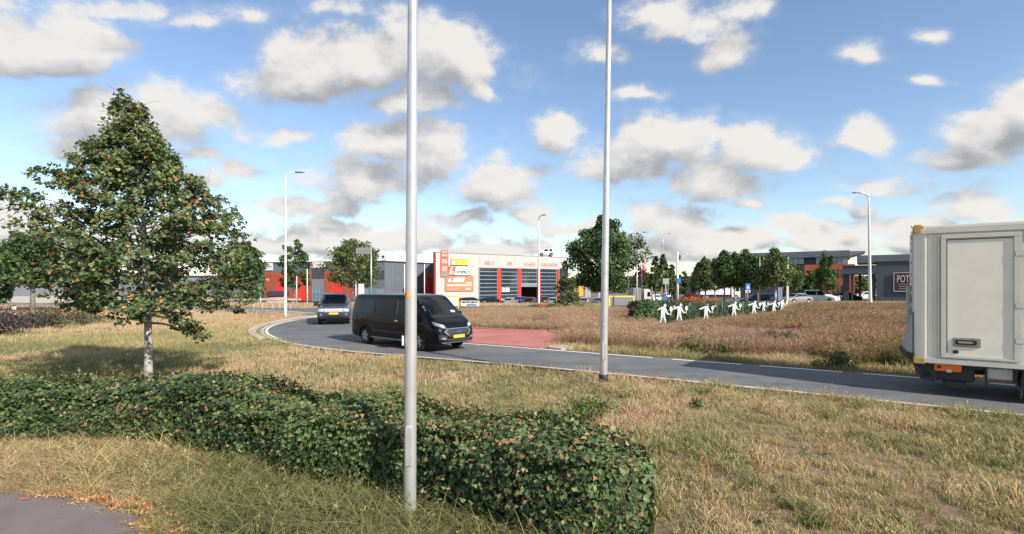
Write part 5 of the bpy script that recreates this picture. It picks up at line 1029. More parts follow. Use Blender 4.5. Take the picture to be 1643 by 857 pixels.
# ================================================================== VEHICLES
def paint(name, col, metal=.35): return mat(name, col, .20, metal, var=.04, scale=2, coat=.14, spec=.2)
M_tyre = mat('tyre_rubber', (0.018, 0.018, 0.019), .85, var=.3, scale=12)
M_rim = mat('alloy_rim', (0.45, 0.43, 0.42), .35, .8, var=.1)
M_chrome = mat('chrome', (0.72, 0.73, 0.75), .15, 1.0, var=.04)
M_plast = mat('black_plastic', (0.022, 0.023, 0.025), .6, var=.25, scale=10)
M_plate = mat('amber_plate', (0.78, 0.48, 0.05), .5, var=.06, scale=9)
M_hl = mat('headlight_glass', (0.46, 0.48, 0.50), .12, .5, var=.45, scale=9, coat=1)
M_tl = mat('tail_light', (0.45, 0.02, 0.02), .15, var=.15, coat=1)
M_cglass = mat('car_glass', (0.010, 0.016, 0.022), .03, var=.3, scale=2, spec=.3)
M_under = mat('underbody', (0.02, 0.02, 0.02), .9, var=.2)
def body_mesh(sec, wheels, wr, sill):
    """sec: rows of (x, halfwidth, zbottom, zwaist, ztop, roof halfwidth); rings along x; arches cut by lifting the ring's foot"""
    S = np.array(sec, float); x0, x1 = S[0, 0], S[-1, 0]
    xs_ = np.unique(np.round(np.concatenate([np.linspace(x0, x1, 90)] + [w_ + wr*np.cos(np.linspace(0, PI, 26)) for w_ in wheels] + [[w_-wr-.002, w_+wr+.002] for w_ in wheels]), 4))
    def ip(c, x):
        g2 = np.array([-.06, -.03, 0, .03, .06]); wg = np.array([1, 2, 3, 2, 1])/9.0
        return float(sum(np.interp(np.clip(x+d, x0, x1), S[:, 0], S[:, c])*w_ for d, w_ in zip(g2, wg))) if x0+.07 < x < x1-.07 else float(np.interp(x, S[:, 0], S[:, c]))
    R = []
    for x in xs_:
        hw, zb, zw, zt, hr = [ip(c, x) for c in range(1, 6)]; zw = min(zw, zt-.03)
        zl = zb
        for w_ in wheels:
            if abs(x-w_) < wr+1e-4: zl = max(zb, wheel_z + math.sqrt(max(0, wr**2-(x-w_)**2)))
        k = min(1, (zt-zw)/.35); hr = min(hr, hw*.985)
        a = zw - zl
        r = [(0, zl), (hw*.80, zl), (hw*.965, zl+.005), (hw*.988, zl+min(.05, a*.1)), (hw, zl+a*.35), (hw*1.0, zl+a*.6), (hw*.993, zl+a*.85), (hw*.972, zw)]
        r += [(hw*.972+(hr-hw*.972)*t_, zw+(zt-.09*k-zw)*t_) for t_ in (.12, .5, .85, 1)]
        r += [(hr*.965, zt-.04*k), (hr*.90, zt-.012*k), (hr*.6, zt), (0, zt+.008)]
        R.append([(x, y, z) for y, z in r] + [(x, -y, z) for y, z in r[-2:0:-1]])
    n = len(R[0]); V = [p for r in R for p in r]; Fc = [(i*n+j, i*n+(j+1) % n, (i+1)*n+(j+1) % n, (i+1)*n+j) for i in range(len(R)-1) for j in range(n)] + [tuple(range(n))[::-1], tuple((len(R)-1)*n+j for j in range(n))]
    return V, Fc
wheel_z = .34
def see_glass():
    m = bpy.data.materials.new('clear_car_glass'); m.use_nodes = True; t = m.node_tree; t.nodes.remove(t.nodes['Principled BSDF']); L = t.links.new
    gl = t.nodes.new('ShaderNodeBsdfGlossy'); gl.inputs['Roughness'].default_value = .03; gl.inputs['Color'].default_value = (.9, .95, 1, 1)
    tr = t.nodes.new('ShaderNodeBsdfTransparent'); tr.inputs[0].default_value = (.62, .72, .72, 1); fr = t.nodes.new('ShaderNodeFresnel'); fr.inputs[0].default_value = 1.5
    ms_ = t.nodes.new('ShaderNodeMixShader'); L(fr.outputs[0], ms_.inputs[0]); L(tr.outputs[0], ms_.inputs[1]); L(gl.outputs[0], ms_.inputs[2]); L(ms_.outputs[0], t.nodes['Material Output'].inputs[0]); return m
M_see = see_glass(); M_seat = mat('seat_fabric', (.05, .05, .055), .9, var=.2)
class Car:
    def __init__(c, name, label, cat, sec, wheels, wr, rw, track, m, group=None, body='body', holes=()):
        global wheel_z
        wheel_z = rw; c.e = empty(name, (0, 0, 0), 0, label, cat, group); V, Fc = body_mesh(sec, wheels, wr, 0); 
        def cut(f):
            if len(f) != 4 or not holes: return False
            j = min(f[0] % 30, 29 - f[0] % 30); x = sum(V[i][0] for i in f)/4; return any(j in js and a < x < b_ for js, a, b_ in holes)
        c.b = fixn(pyd(body, V, [f for f in Fc if not cut(f)], m, c.e, True)); c.b.data.set_sharp_from_angle(angle=math.radians(32))
        c.bvh = BVHTree.FromPolygons([Vector(v) for v in V], Fc); c.V = V; S = np.array(sec)
        hwm = S[:, 1].max(); zb = S[:, 2].min()
        q = MB(); q.box(S[0, 0]+.25, S[-1, 0]-.35, -(track-.20), track-.20, zb-.03, zb+.42); fixn(q.build('underbody', M_under, c.e))
        for w_ in wheels:
            for s in (1, -1): c.wheel(w_, s*track, rw, s)
    def wheel(c, x, y, r, s, w=.22):
        pr_ = [(r*.62, .5), (r*.93, .5), (r*.985, .40), (r, .25), (r, -.25), (r*.985, -.4), (r*.93, -.5), (r*.62, -.5)]; V = []; n = 28
        for i in range(n):
            a = 2*PI*i/n
            for (q, o_) in pr_: V.append((q*math.cos(a), o_*w, q*math.sin(a)))
        k = len(pr_); t = pyd('wheel', V, [(i*k+j, i*k+(j+1) % k, ((i+1) % n)*k+(j+1) % k, ((i+1) % n)*k+j) for i in range(n) for j in range(k)], M_tyre, c.e, True); fixn(t); t.location = (x, y - s*w*.5, r); t.data.set_sharp_from_angle(angle=.6)
        b = MB(); yo = s*w*.36
        b.tube([(0, yo-.02*s, 0), (0, yo+.02*s, 0)], r*.14, 12); V = []
        for q in range(5):
            a = 2*PI*q/5+.3
            for da in (-.13, .13):
                d1 = Vector((math.cos(a+da*.6), 0, math.sin(a+da*.6))); d2 = Vector((math.cos(a+da*1.3), 0, math.sin(a+da*1.3))); b.tube([d1*r*.08+Vector((0, yo, 0)), d2*r*.60+Vector((0, yo+.01*s, 0))], [.030*r/.34, .022*r/.34], 6)
        m_ = 24; V = [(rr*math.cos(2*PI*i/m_), yo+o_, rr*math.sin(2*PI*i/m_)) for i in range(m_) for rr, o_ in ((r*.56, 0), (r*.635, .02*s), (r*.64, -.03*s), (r*.56, -.05*s))]
        b.add(V, [(i*4+j, i*4+(j+1) % 4, ((i+1) % m_)*4+(j+1) % 4, ((i+1) % m_)*4+j) for i in range(m_) for j in range(4)]); fixn(b.build('rim', M_rim, t))
        b = MB(); b.tube([(0, s*w*.1, 0), (0, s*w*.02, 0)], r*.60, 20); b.build('brake_disc', M_under, t)
    def decal(c, name, bot, top, axis, m, off=.008, nu=8, nv=4, parent=None, th=.02):
        """panel that follows the body. bot/top: matching outline points as seen along axis ('+y','-y','+x','-x','z')"""
        def interp(P, t): 
            q = t*(len(P)-1); i = min(int(q), len(P)-2); f_ = q-i; return [P[i][k]*(1-f_)+P[i+1][k]*f_ for k in range(2)]
        V = []; ok = []
        D = {'+y': Vector((0, -1, 0)), '-y': Vector((0, 1, 0)), '+x': Vector((-1, 0, 0)), '-x': Vector((1, 0, 0)), 'z': Vector((0, 0, -1))}[axis]; last = None
        for i in range(nu+1):
            B, T = interp(bot, i/nu), interp(top, i/nu)
            for j in range(nv+1):
                u_, v_ = B[0]+(T[0]-B[0])*j/nv, B[1]+(T[1]-B[1])*j/nv
                o_ = Vector((u_, 0, v_)) if axis[1:] == 'y' else (Vector((0, u_, v_)) if axis[1:] == 'x' else Vector((u_, v_, 0)))
                h_ = c.bvh.ray_cast(o_ - D*8, D)
                if h_[0] is None: p = (last if last else o_); N = -D; 
                else: p, N = h_[0], h_[1]; N = -N if N.dot(D) > 0 else N; last = p
                V.append(p + (N*.5 - D*.5).normalized()*off)
        k = nv+1; n = len(V); V2 = V + [v + D*th for v in V]; Fc = [(i*k+j, (i+1)*k+j, (i+1)*k+j+1, i*k+j+1) for i in range(nu) for j in range(nv)]; F2 = [tuple(q+n for q in f[::-1]) for f in Fc]
        rim = [i*k for i in range(nu+1)] + [nu*k+j for j in range(1, k)] + [i*k+nv for i in range(nu-1, -1, -1)] + [j for j in range(nv-1, 0, -1)]; F3 = [(rim[i], rim[(i+1) % len(rim)], rim[(i+1) % len(rim)]+n, rim[i]+n) for i in range(len(rim))]
        o = fixn(pyd(name, V2, Fc+F2+F3, m, parent or c.e, True)); o.data.set_sharp_from_angle(angle=.7); return o
    def mirror(c, x, y, z, m, s, sz=1.0):
        b = MB(); b.box(x-.07*sz, x+.10*sz, y+s*.02, y+s*.24*sz, z-.10*sz, z+.12*sz, .03); b.box(x-.02, x+.06, y-s*.08, y+s*.06, z-.08, z-.03)
        o = autosmooth(fixn(b.build('wing_mirror', m, c.e))); return o
    def place(c, px, py, X=None, Y=None, ang=0, z=None):
        x, y = (X, Y) if X is not None else gp(px, py)[:2]; c.e.location = (x, y, float(zf(x, y)) + .03 if z is None else z); c.e.rotation_euler = (0, 0, math.radians(ang)); return c

# ---- black panel van (front at +x, right side is -y)
Pb = paint('black_paint', (0.008, 0.009, 0.013), .2)
vsec = [(-2.69,.84,.50,1.10,1.72,.70),(-2.67,.90,.42,1.12,1.80,.74),(-2.60,.955,.33,1.13,1.90,.80),(-2.35,.985,.29,1.14,1.955,.83),(-1.0,.99,.27,1.14,1.97,.845),(.4,.99,.27,1.14,1.975,.845),(.95,.99,.27,1.13,1.955,.83),(1.15,.99,.27,1.12,1.90,.82),(1.45,.985,.27,1.10,1.70,.80),(1.80,.98,.27,1.09,1.43,.80),(2.02,.97,.27,1.06,1.26,.80),(2.12,.96,.27,1.03,1.205,.80),(2.30,.93,.27,.96,1.12,.78),(2.45,.88,.27,.88,1.02,.72),(2.54,.83,.27,.80,.93,.66),(2.60,.76,.28,.72,.84,.60),(2.645,.66,.31,.62,.74,.52),(2.67,.52,.36,.55,.66,.42)]
van = Car('panel_van', 'black panel van with dark windows and chrome-rimmed grille turning out of the roundabout', 'van', vsec, (-1.65, 1.65), .385, .335, .96, Pb, holes=[((8, 9), .42, 1.18), ((12, 13, 14), 1.22, 1.96)])
for s, ax in ((1, '+y'), (-1, '-y')):
    van.decal('side_window', [(.36, 1.20), (1.22, 1.17), (1.60, 1.17)], [(.36, 1.76), (1.02, 1.77), (1.26, 1.66)], ax, M_see, .006, th=.004)
    van.decal('side_window', [(-.98, 1.22), (-.5, 1.21), (.24, 1.20)], [(-.98, 1.76), (-.5, 1.77), (.24, 1.77)], ax, M_cglass, .006)
    van.decal('side_window', [(-2.48, 1.24), (-2.0, 1.23), (-1.08, 1.22)], [(-2.42, 1.72), (-2.0, 1.75), (-1.08, 1.76)], ax, M_cglass, .006)
    van.decal('sill_strip', [(-1.20, .27), (1.20, .27)], [(-1.20, .345), (1.20, .345)], ax, mat('grey_plastic_strip', (.22, .22, .23), .5), .014)
    van.decal('side_moulding', [(-1.2, .56), (1.2, .56)], [(-1.2, .62), (1.2, .62)], ax, M_plast, .010, nv=2)
    for xx in (-1.03, .30, 1.28): van.decal('door_seam', [(xx, .38), (xx+.014, .38)], [(xx, 1.82 if xx < 1 else 1.6), (xx+.014, 1.82 if xx < 1 else 1.6)], ax, M_under, .003, nu=1, nv=10, th=.008)
    van.decal('sliding_rail', [(-2.4, 1.075), (-1.05, 1.075)], [(-2.4, 1.10), (-1.05, 1.10)], ax, M_plast, .008, nv=1)
    for xx in (.42, .20): van.decal('door_handle', [(xx-.09, .98), (xx+.09, .98)], [(xx-.09, 1.02), (xx+.09, 1.02)], ax, M_chrome if xx > .3 else Pb, .03)
    van.decal('crease_line', [(-2.3, .92), (1.2, .88)], [(-2.3, .935), (1.2, .895)], ax, Pb, .012, nu=14, nv=1)
    for w_ in (-1.65, 1.65):      # arch lips
        V = []; 
        for i in range(15):
            a = PI*i/14
            for rr, yo in ((.375, .0), (.43, .0), (.43, -.05), (.375, -.05)): V.append((w_+rr*math.cos(a), s*(.995+yo), .335+rr*math.sin(a)))
        fixn(pyd('arch_trim', V, [(i*4+j, i*4+(j+1) % 4, i*4+4+(j+1) % 4, i*4+4+j) for i in range(14) for j in range(4)] + [(0,1,2,3), (56,57,58,59)], Pb, van.e))
    van.decal('headlight', [(s*.50, .80), (s*.68, .845), (s*.86, .93)], [(s*.56, .93), (s*.72, .985), (s*.845, 1.05)], '+x', M_hl, .012, nu=8, nv=5)
    van.decal('light_core', [(s*.58, .855), (s*.68, .88)], [(s*.60, .925), (s*.70, .955)], '+x', mat('lamp_core', (.9, .9, .88), .1, .5, var=0), .020)
    van.decal('fog_light', [(s*.55, .44), (s*.72, .47)], [(s*.58, .50), (s*.74, .52)], '+x', M_hl, .012)
    van.decal('air_slot', [(s*.52, .40), (s*.80, .44)], [(s*.50, .56), (s*.82, .62)], '+x', M_plast, .006)
    van.decal('tail_light', [(s*.80, 1.0), (s*.90, 1.0)], [(s*.74, 1.55), (s*.84, 1.55)], '-x', M_tl, .01)
    van.mirror(1.42, s*.98, 1.19, Pb, s, 1.15)
van.decal('windscreen', [(2.00, -.84), (2.075, 0), (2.00, .84)], [(1.16, -.70), (1.20, 0), (1.16, .70)], 'z', M_see, .006, nu=14, nv=8, th=.004)
van.decal('cowl', [(2.11, -.80), (2.18, 0), (2.11, .80)], [(2.015, -.83), (2.09, 0), (2.015, .83)], 'z', M_plast, .006, nu=12, nv=2)
gr = van.decal('grille', [(-.61, .695), (-.42, .535), (.42, .535), (.61, .695)], [(-.61, .705), (-.47, .815), (.47, .815), (.61, .705)], '+x', M_chrome, .016, nu=21, nv=6)
van.decal('grille_mesh', [(-.555, .695), (-.395, .56), (.395, .56), (.555, .695)], [(-.555, .705), (-.44, .79), (.44, .79), (.555, .705)], '+x', M_plast, .024, nu=21, nv=6, parent=gr)
for k in range(4): van.decal('grille_bar', [(-.42, .59+k*.042), (.42, .59+k*.042)], [(-.42, .605+k*.042), (.42, .605+k*.042)], '+x', mat('dark_chrome', (.16, .165, .175), .3, .8), .032, nu=10, nv=1, parent=gr)
bd = van.decal('badge', [(-.085, .665), (-.05, .637), (.05, .637), (.085, .665)], [(-.085, .672), (-.05, .700), (.05, .700), (.085, .672)], '+x', M_chrome, .042, parent=gr); van.decal('badge_field', [(-.072, .666), (-.045, .645), (.045, .645), (.072, .666)], [(-.072, .671), (-.045, .692), (.045, .692), (.072, .671)], '+x', mat('badge_blue', (.02, .06, .3), .3, var=0), .047, parent=gr)
van.decal('lower_grille', [(-.50, .36), (.50, .36)], [(-.54, .47), (.54, .47)], '+x', M_plast, .008)
van.decal('skirt', [(-.70, .315), (.70, .315)], [(-.72, .345), (.72, .345)], '+x', mat('grey_plastic_strip', (.22, .22, .23)), .02, nu=12, nv=1)
van.decal('number_plate', [(-.26, .475), (.26, .475)], [(-.26, .58), (.26, .58)], '+x', M_plate, .045)
van.decal('paper', [(1.93, .34), (1.93, .52)], [(1.86, .34), (1.86, .52)], 'z', mat('paper_tag', (.55, .75, .78), .5), .012)
for s in (-1, 1): 
    V0 = van.decal('wiper', [(2.04, -.1+s*.35), (2.03, .3+s*.35)], [(2.02, -.1+s*.35), (2.01, .3+s*.35)], 'z', M_black, .02, nv=1)
van.place(0, 0, X=-3.90, Y=19.75, ang=-41)

def cabin(c, xs_, xd, zd, zs, w):
    for x in xs_:
        for y in (-w, w):
            st = autosmooth(fixn(MB().box(x-.05, x+.42, y-.24, y+.24, zs, zs+.14, .04).build('seat', M_seat, c.e))); autosmooth(fixn(MB().box(x-.14, x, y-.23, y+.23, zs+.1, zs+.70, .05).build('seat_back', M_seat, st))); autosmooth(fixn(MB().box(x-.14, x-.05, y-.12, y+.12, zs+.73, zs+.90, .03).build('headrest', M_seat, st)))
    autosmooth(fixn(MB().box(xd-.12, xd+.35, -w-.32, w+.32, zd-.30, zd, .06).build('dashboard', M_plast, c.e)))
    a = np.linspace(0, 2*PI, 20); MB().tube([(xd-.28+.05*math.sin(q), w+.17*math.cos(q), zd+.02+.16*math.sin(q)) for q in a], .014, 6, False).build('steering_wheel', M_plast, c.e, True)
cabin(van, (.62,), 1.50, 1.14, .72, .45)
fixn(MB().box(.10, .14, -.86, .86, .5, 1.86).build('bulkhead', M_seat, van.e))
# ---- grey off-road car
Pg = paint('slate_paint', (0.075, 0.085, 0.115), .5)
rsec = [(-2.46,.80,.55,1.05,1.10,.70),(-2.44,.90,.42,1.12,1.30,.74),(-2.38,.94,.38,1.15,1.60,.74),(-2.25,.965,.36,1.16,1.80,.72),(-1.9,.975,.34,1.17,1.86,.73),(-.5,.98,.33,1.17,1.875,.74),(.25,.98,.33,1.16,1.85,.73),(.42,.98,.33,1.15,1.79,.72),(.80,.98,.33,1.12,1.50,.74),(1.10,.975,.33,1.08,1.24,.78),(1.18,.975,.33,1.06,1.18,.80),(1.6,.97,.33,1.03,1.145,.82),(2.1,.955,.34,1.0,1.10,.82),(2.30,.93,.36,.96,1.06,.80),(2.38,.90,.40,.92,1.02,.78),(2.44,.84,.46,.78,.90,.74),(2.47,.72,.55,.66,.72,.60)]
suv = Car('off_road_car', 'slate grey off-road car with a silver grille following the black van', 'car', rsec, (-1.44, 1.44), .42, .375, .93, Pg, holes=[((8, 9), -2.05, -1.58), ((8, 9), -1.34, -.54), ((8, 9), -.40, .40), ((12, 13, 14), .48, 1.04)])
for s, ax in ((1, '+y'), (-1, '-y')):
    suv.decal('side_window', [(-.42, 1.22), (.35, 1.22), (.82, 1.20)], [(-.42, 1.70), (.15, 1.70), (.45, 1.60)], ax, M_see, .006, th=.004)
    suv.decal('side_window', [(-1.40, 1.22), (-.50, 1.22)], [(-1.40, 1.70), (-.50, 1.70)], ax, M_see, .006, th=.004)
    suv.decal('side_window', [(-2.22, 1.24), (-1.50, 1.22)], [(-2.10, 1.66), (-1.50, 1.70)], ax, M_see, .006, th=.004)
    for xx in (-1.45, -.46, .98): suv.decal('door_seam', [(xx, .5), (xx+.014, .5)], [(xx, 1.16), (xx+.014, 1.16)], ax, M_under, .003, nu=1, nv=8, th=.008)
    suv.decal('sill_trim', [(-1.0, .34), (1.0, .34)], [(-1.0, .46), (1.0, .46)], ax, M_plast, .012)
    suv.decal('headlight', [(s*.52, .80), (s*.88, .80)], [(s*.53, 1.0), (s*.885, 1.0)], '+x', M_hl, .010)
    suv.decal('lamp_ring', [(s*.60, .84), (s*.72, .84)], [(s*.60, .96), (s*.72, .96)], '+x', bpy.data.materials['lamp_core'], .018)
    suv.decal('fog_light', [(s*.66, .60), (s*.76, .60)], [(s*.66, .66), (s*.76, .66)], '+x', M_hl, .012)
    suv.decal('door_handle', [(-.40, 1.05), (-.22, 1.05)], [(-.40, 1.09), (-.22, 1.09)], ax, Pg, .03); suv.decal('side_vent', [(1.0, .75), (1.12, .75)], [(1.0, 1.02), (1.12, 1.02)], ax, M_rim, .01)
    suv.decal('tail_light', [(s*.78, .95), (s*.92, .95)], [(s*.74, 1.25), (s*.88, 1.25)], '-x', M_tl, .01)
    suv.mirror(.72, s*.96, 1.22, M_rim if s > 0 else M_black, s, 1.05)
suv.decal('windscreen', [(1.09, -.80), (1.14, 0), (1.09, .80)], [(.42, -.68), (.44, 0), (.42, .68)], 'z', M_see, .006, nu=12, nv=6, th=.004)
suv.decal('cowl', [(1.19, -.74), (1.22, .74)], [(1.11, -.78), (1.14, .78)], 'z', M_plast, .006, nu=8, nv=1)
g2 = suv.decal('grille', [(-.50, .79), (.50, .79)], [(-.52, .985), (.52, .985)], '+x', mat('silver_grille', (.46, .46, .45), .45, .2), .012)
for k in range(4): suv.decal('grille_bar', [(-.47, .81+k*.042), (.47, .81+k*.042)], [(-.47, .825+k*.042), (.47, .825+k*.042)], '+x', M_rim, .026, nu=8, nv=1, parent=g2)
suv.decal('number_plate', [(-.26, .64), (.26, .64)], [(-.26, .75), (.26, .75)], '+x', M_plate, .02); suv.decal('lower_grille', [(-.55, .47), (.55, .47)], [(-.6, .58), (.6, .58)], '+x', M_plast, .008); suv.decal('bumper_slot', [(-.85, .57), (.85, .57)], [(-.85, .60), (.85, .60)], '+x', M_under, .004, nv=1)
suv.place(0, 0, X=-10.85, Y=31.4, ang=-73); suv.e.scale = (.95, .95, .95)

cabin(suv, (-.15, -1.05), .80, 1.12, .72, .40)
# ---- parked cars
hsec = [(-2.05,.70,.45,.80,.92,.55),(-2.02,.80,.35,.86,1.05,.56),(-1.95,.84,.28,.90,1.22,.56),(-1.75,.87,.25,.92,1.38,.56),(-1.3,.88,.22,.93,1.46,.57),(-.3,.885,.2,.93,1.49,.59),(.2,.885,.2,.93,1.46,.58),(.45,.885,.2,.92,1.36,.57),(.95,.88,.2,.90,1.05,.62),(1.10,.875,.2,.88,.98,.66),(1.5,.86,.2,.82,.92,.70),(1.85,.80,.22,.74,.82,.66),(2.0,.70,.26,.64,.72,.58),(2.06,.55,.35,.52,.60,.45)]
esec = [(-2.3,.72,.45,.80,.90,.6),(-2.26,.82,.35,.86,1.02,.6),(-2.15,.86,.28,.90,1.22,.58),(-1.95,.88,.25,.93,1.38,.57),(-1.4,.90,.22,.94,1.45,.58),(-.3,.90,.2,.94,1.47,.60),(.2,.90,.2,.94,1.45,.59),(.50,.90,.2,.93,1.33,.58),(1.05,.89,.2,.90,1.02,.64),(1.2,.885,.2,.88,.96,.68),(1.7,.87,.2,.82,.90,.72),(2.05,.80,.22,.74,.80,.66),(2.22,.70,.26,.64,.70,.58),(2.28,.55,.35,.52,.58,.45)]
ssec = [(-2.3,.72,.45,.80,.92,.6),(-2.26,.82,.35,.88,1.0,.62),(-2.0,.87,.28,.92,1.05,.64),(-1.6,.89,.25,.93,1.12,.62),(-1.1,.90,.22,.94,1.38,.58),(-.5,.90,.2,.94,1.44,.58),(.1,.90,.2,.94,1.42,.58),(.45,.90,.2,.93,1.30,.58),(1.0,.89,.2,.90,1.02,.64),(1.2,.885,.2,.88,.96,.68),(1.7,.87,.2,.82,.90,.72),(2.05,.80,.22,.74,.80,.66),(2.22,.70,.26,.64,.70,.58),(2.28,.55,.35,.52,.58,.45)]
bsec = [(-2.15,.78,.40,1.0,1.60,.66),(-2.12,.83,.32,1.02,1.74,.70),(-2.0,.86,.28,1.03,1.80,.73),(-.3,.88,.22,1.03,1.83,.74),(.25,.88,.22,1.02,1.80,.73),(.45,.88,.22,1.0,1.70,.70),(1.05,.87,.22,.96,1.16,.68),(1.25,.865,.22,.92,1.04,.70),(1.7,.85,.22,.84,.94,.70),(2.05,.78,.24,.74,.82,.64),(2.18,.6,.34,.55,.64,.5)]
csec = [(-1.28,.66,.42,.85,1.05,.50),(-1.24,.72,.32,.90,1.25,.52),(-1.05,.76,.26,.94,1.46,.54),(-.6,.78,.22,.95,1.55,.56),(-.1,.78,.2,.95,1.56,.56),(.25,.78,.2,.93,1.47,.55),(.80,.77,.2,.88,1.02,.58),(.95,.75,.2,.82,.93,.58),(1.15,.70,.22,.72,.80,.54),(1.28,.56,.3,.56,.64,.44)]
SP = {'hatch': (hsec, (-1.25, 1.25), (-2.05, .45, .95)), 'estate': (esec, (-1.35, 1.35), (-2.3, .5, 1.05)), 'saloon': (ssec, (-1.35, 1.35), (-2.3, .45, 1.0)), 'small_van': (bsec, (-1.3, 1.32), (-2.15, .45, 1.05)), 'city': (csec, (-.85, .88), (-1.28, .25, .80))}
def car(kind, col, label, X, Y, ang, z=None, group=None, name='parked_car', two_tone=None):
    sec, wh, (xr, xw, xh) = SP[kind]; c = Car(name, label, 'car' if kind != 'small_van' else 'van', sec, wh, .35, .305, .83 if kind != 'city' else .74, col, group)
    S = np.array(sec); bl = float(np.interp(0, S[:, 0], S[:, 3])); tp = float(S[:, 4].max()); hw = S[:, 1].max(); roofr = S[S[:, 4] > tp-.14, 0].min()
    for s, ax in ((1, '+y'), (-1, '-y')):
        c.decal('side_window', [(-.35, bl+.05), (xh-.22, bl+.05)], [(-.35, tp-.14), (xw-.12, tp-.14)], ax, M_cglass, .008)
        if kind not in ('city',): c.decal('side_window', [(roofr-.05 if kind != 'saloon' else -1.35, bl+.06), (-.43, bl+.05)], [(roofr+.12, tp-.16), (-.43, tp-.14)], ax, M_cglass if kind != 'small_van' else M_cglass, .008)
        c.decal('headlight', [(s*.48*hw/.88, .62), (s*.72*hw/.88, .68)], [(s*.46*hw/.88, .72), (s*.70*hw/.88, .80)], '+x', M_hl, .012); c.decal('tail_light', [(s*.56*hw/.88, .78), (s*.80*hw/.88, .78)], [(s*.58*hw/.88, .98 if kind != 'small_van' else 1.4), (s*.76*hw/.88, .98 if kind != 'small_van' else 1.4)], '-x', M_tl, .012)
        c.mirror(xh-.30, s*(hw-.02), bl+.08, col, s, .75)
    c.decal('windscreen', [(xh-.03, -.60*hw/.88), (xh, .60*hw/.88)], [(xw+.02, -.50*hw/.88), (xw+.02, .50*hw/.88)], 'z', M_cglass, .008)
    zr = bl+.10
    if kind == 'saloon': c.decal('rear_window', [(-1.62, -.55), (-1.62, .55)], [(-1.12, -.48), (-1.12, .48)], 'z', M_cglass, .008)
    else: c.decal('rear_window', [(-.54*hw/.88, zr+.02), (.54*hw/.88, zr+.02)], [(-.48*hw/.88, tp-.16), (.48*hw/.88, tp-.16)], '-x', M_cglass, .01)
    c.decal('number_plate', [(-.26, .60), (.26, .60)], [(-.26, .71), (.26, .71)], '-x', M_plate, .02); c.decal('front_plate', [(-.26, .42), (.26, .42)], [(-.26, .52), (.26, .52)], '+x', M_plate, .02); c.decal('front_grille', [(-.4, .54), (.4, .54)], [(-.4, .60), (.4, .60)], '+x', M_plast, .01)
    c.place(0, 0, X=X, Y=Y, ang=ang, z=z); return c
P_w = paint('white_car_paint', (.72, .72, .72), 0); P_s = paint('silver_paint', (.42, .44, .47), .6); P_d = paint('dark_blue_grey_paint', (.035, .042, .07), .4); P_b = paint('blue_paint', (.02, .06, .30), .3); P_lb = paint('light_blue_paint', (.10, .20, .36), .4); P_r = paint('bronze_silver_paint', (.40, .36, .33), .5)
Y0 = 86; gpk = 'cars parked in front of the garage'
for px, kind, col, ang, lab, Y in [(757, 'estate', P_d, 28, 'dark blue-grey estate car standing behind the low air conditioning board', 82), (789, 'hatch', Pb, 34, 'black hatchback parked between the air conditioning board and the silver estate', 80), (820, 'estate', P_s, 78, 'silver estate parked before the second garage door', 82), (838.5, 'hatch', P_b, 60, 'bright blue hatchback parked before the open third door', 88), (853, 'hatch', Pb, 72, 'black hatchback with red tail lights before the open garage door', 83), 
     (872, 'hatch', P_d, 95, 'dark hatchback right behind the thin white lamp before the garage', 90), (888, 'hatch', P_s, 82, 'pale silver hatchback behind the small olive tree', 79), (910, 'small_van', P_b, 86, 'blue van parked left of the orange panel', 84), (936, 'hatch', P_r, 84, 'bronze silver hatchback parked below the orange panel', 79), (958, 'hatch', P_lb, 88, 'light blue hatchback just left of the right lamp post', 80), (1003, 'hatch', P_d, 90, 'dark hatchback behind the yellow framed board', 82)]:
    car(kind, col, lab, gx(px, Y), Y, ang, group=gpk)
zr = -1.35 + zt if False else 0
Ys = 111.0; w_ = GAR; sx = w_.s(881.5); pr_ = w_.A + w_.d*sx; nrm = Vector((-w_.d.y, w_.d.x, 0)); pr_ = pr_ + nrm*1.25; zroof = w_.z0 + w_.z(405.5, 705)
sm_ = car('city', P_w, 'tiny white two-seat car with dark roof standing on the edge of the garage roof', pr_.x, pr_.y, 186, z=zroof+.16, name='roof_car')
sm_.e.scale = (1.2, 1.15, 1.1)
sm_.decal('roof_panel', [(-.95, -.46), (.3, -.46)], [(-.95, .46), (.3, .46)], 'z', Pb, .012)
for s in (1, -1): sm_.decal('safety_shell', [(-1.16, .62), (-.62, .62)], [(-1.10, 1.40), (-.55, 1.48)], '+y' if s > 0 else '-y', Pb, .010)
for k in (-.85, .88): fixn(MB().box(k-.2, k+.2, -.8, .8, -.14, .0).build('roof_stand', M_dgrey, sm_.e))
for px, kind, col, ang, lab, Y in [(1277, 'saloon', P_s, 200, 'silver car parked before the office building, just left of the white and grey van', 70), (1319, 'small_van', P_w, 306, 'white van parked before the orange brick block', 75), (1212, 'hatch', P_d, 180, 'dark hatchback in the shade of the tree row, left one', 76), (1228, 'hatch', P_lb, 185, 'blue hatchback in the shade below the tree row, right one', 80), (1358, 'estate', P_d, 10, 'dark estate car under the end of the covered passage', 80), (1388, 'hatch', P_w, 175, 'pale hatchback seen through the covered passage', 90), (1058, 'hatch', P_w, 20, 'white hatchback far off beyond the brown pole', 100), (1076, 'hatch', P_s, 10, 'silver hatchback far off just left of the pale mast', 105), (1248, 'saloon', Pb, 190, 'black saloon at the foot of the tall dark tree', 82)]:
    car(kind, col, lab, gx(px, Y), Y, ang, group='cars parked in the yards on the right')
M_dk = None
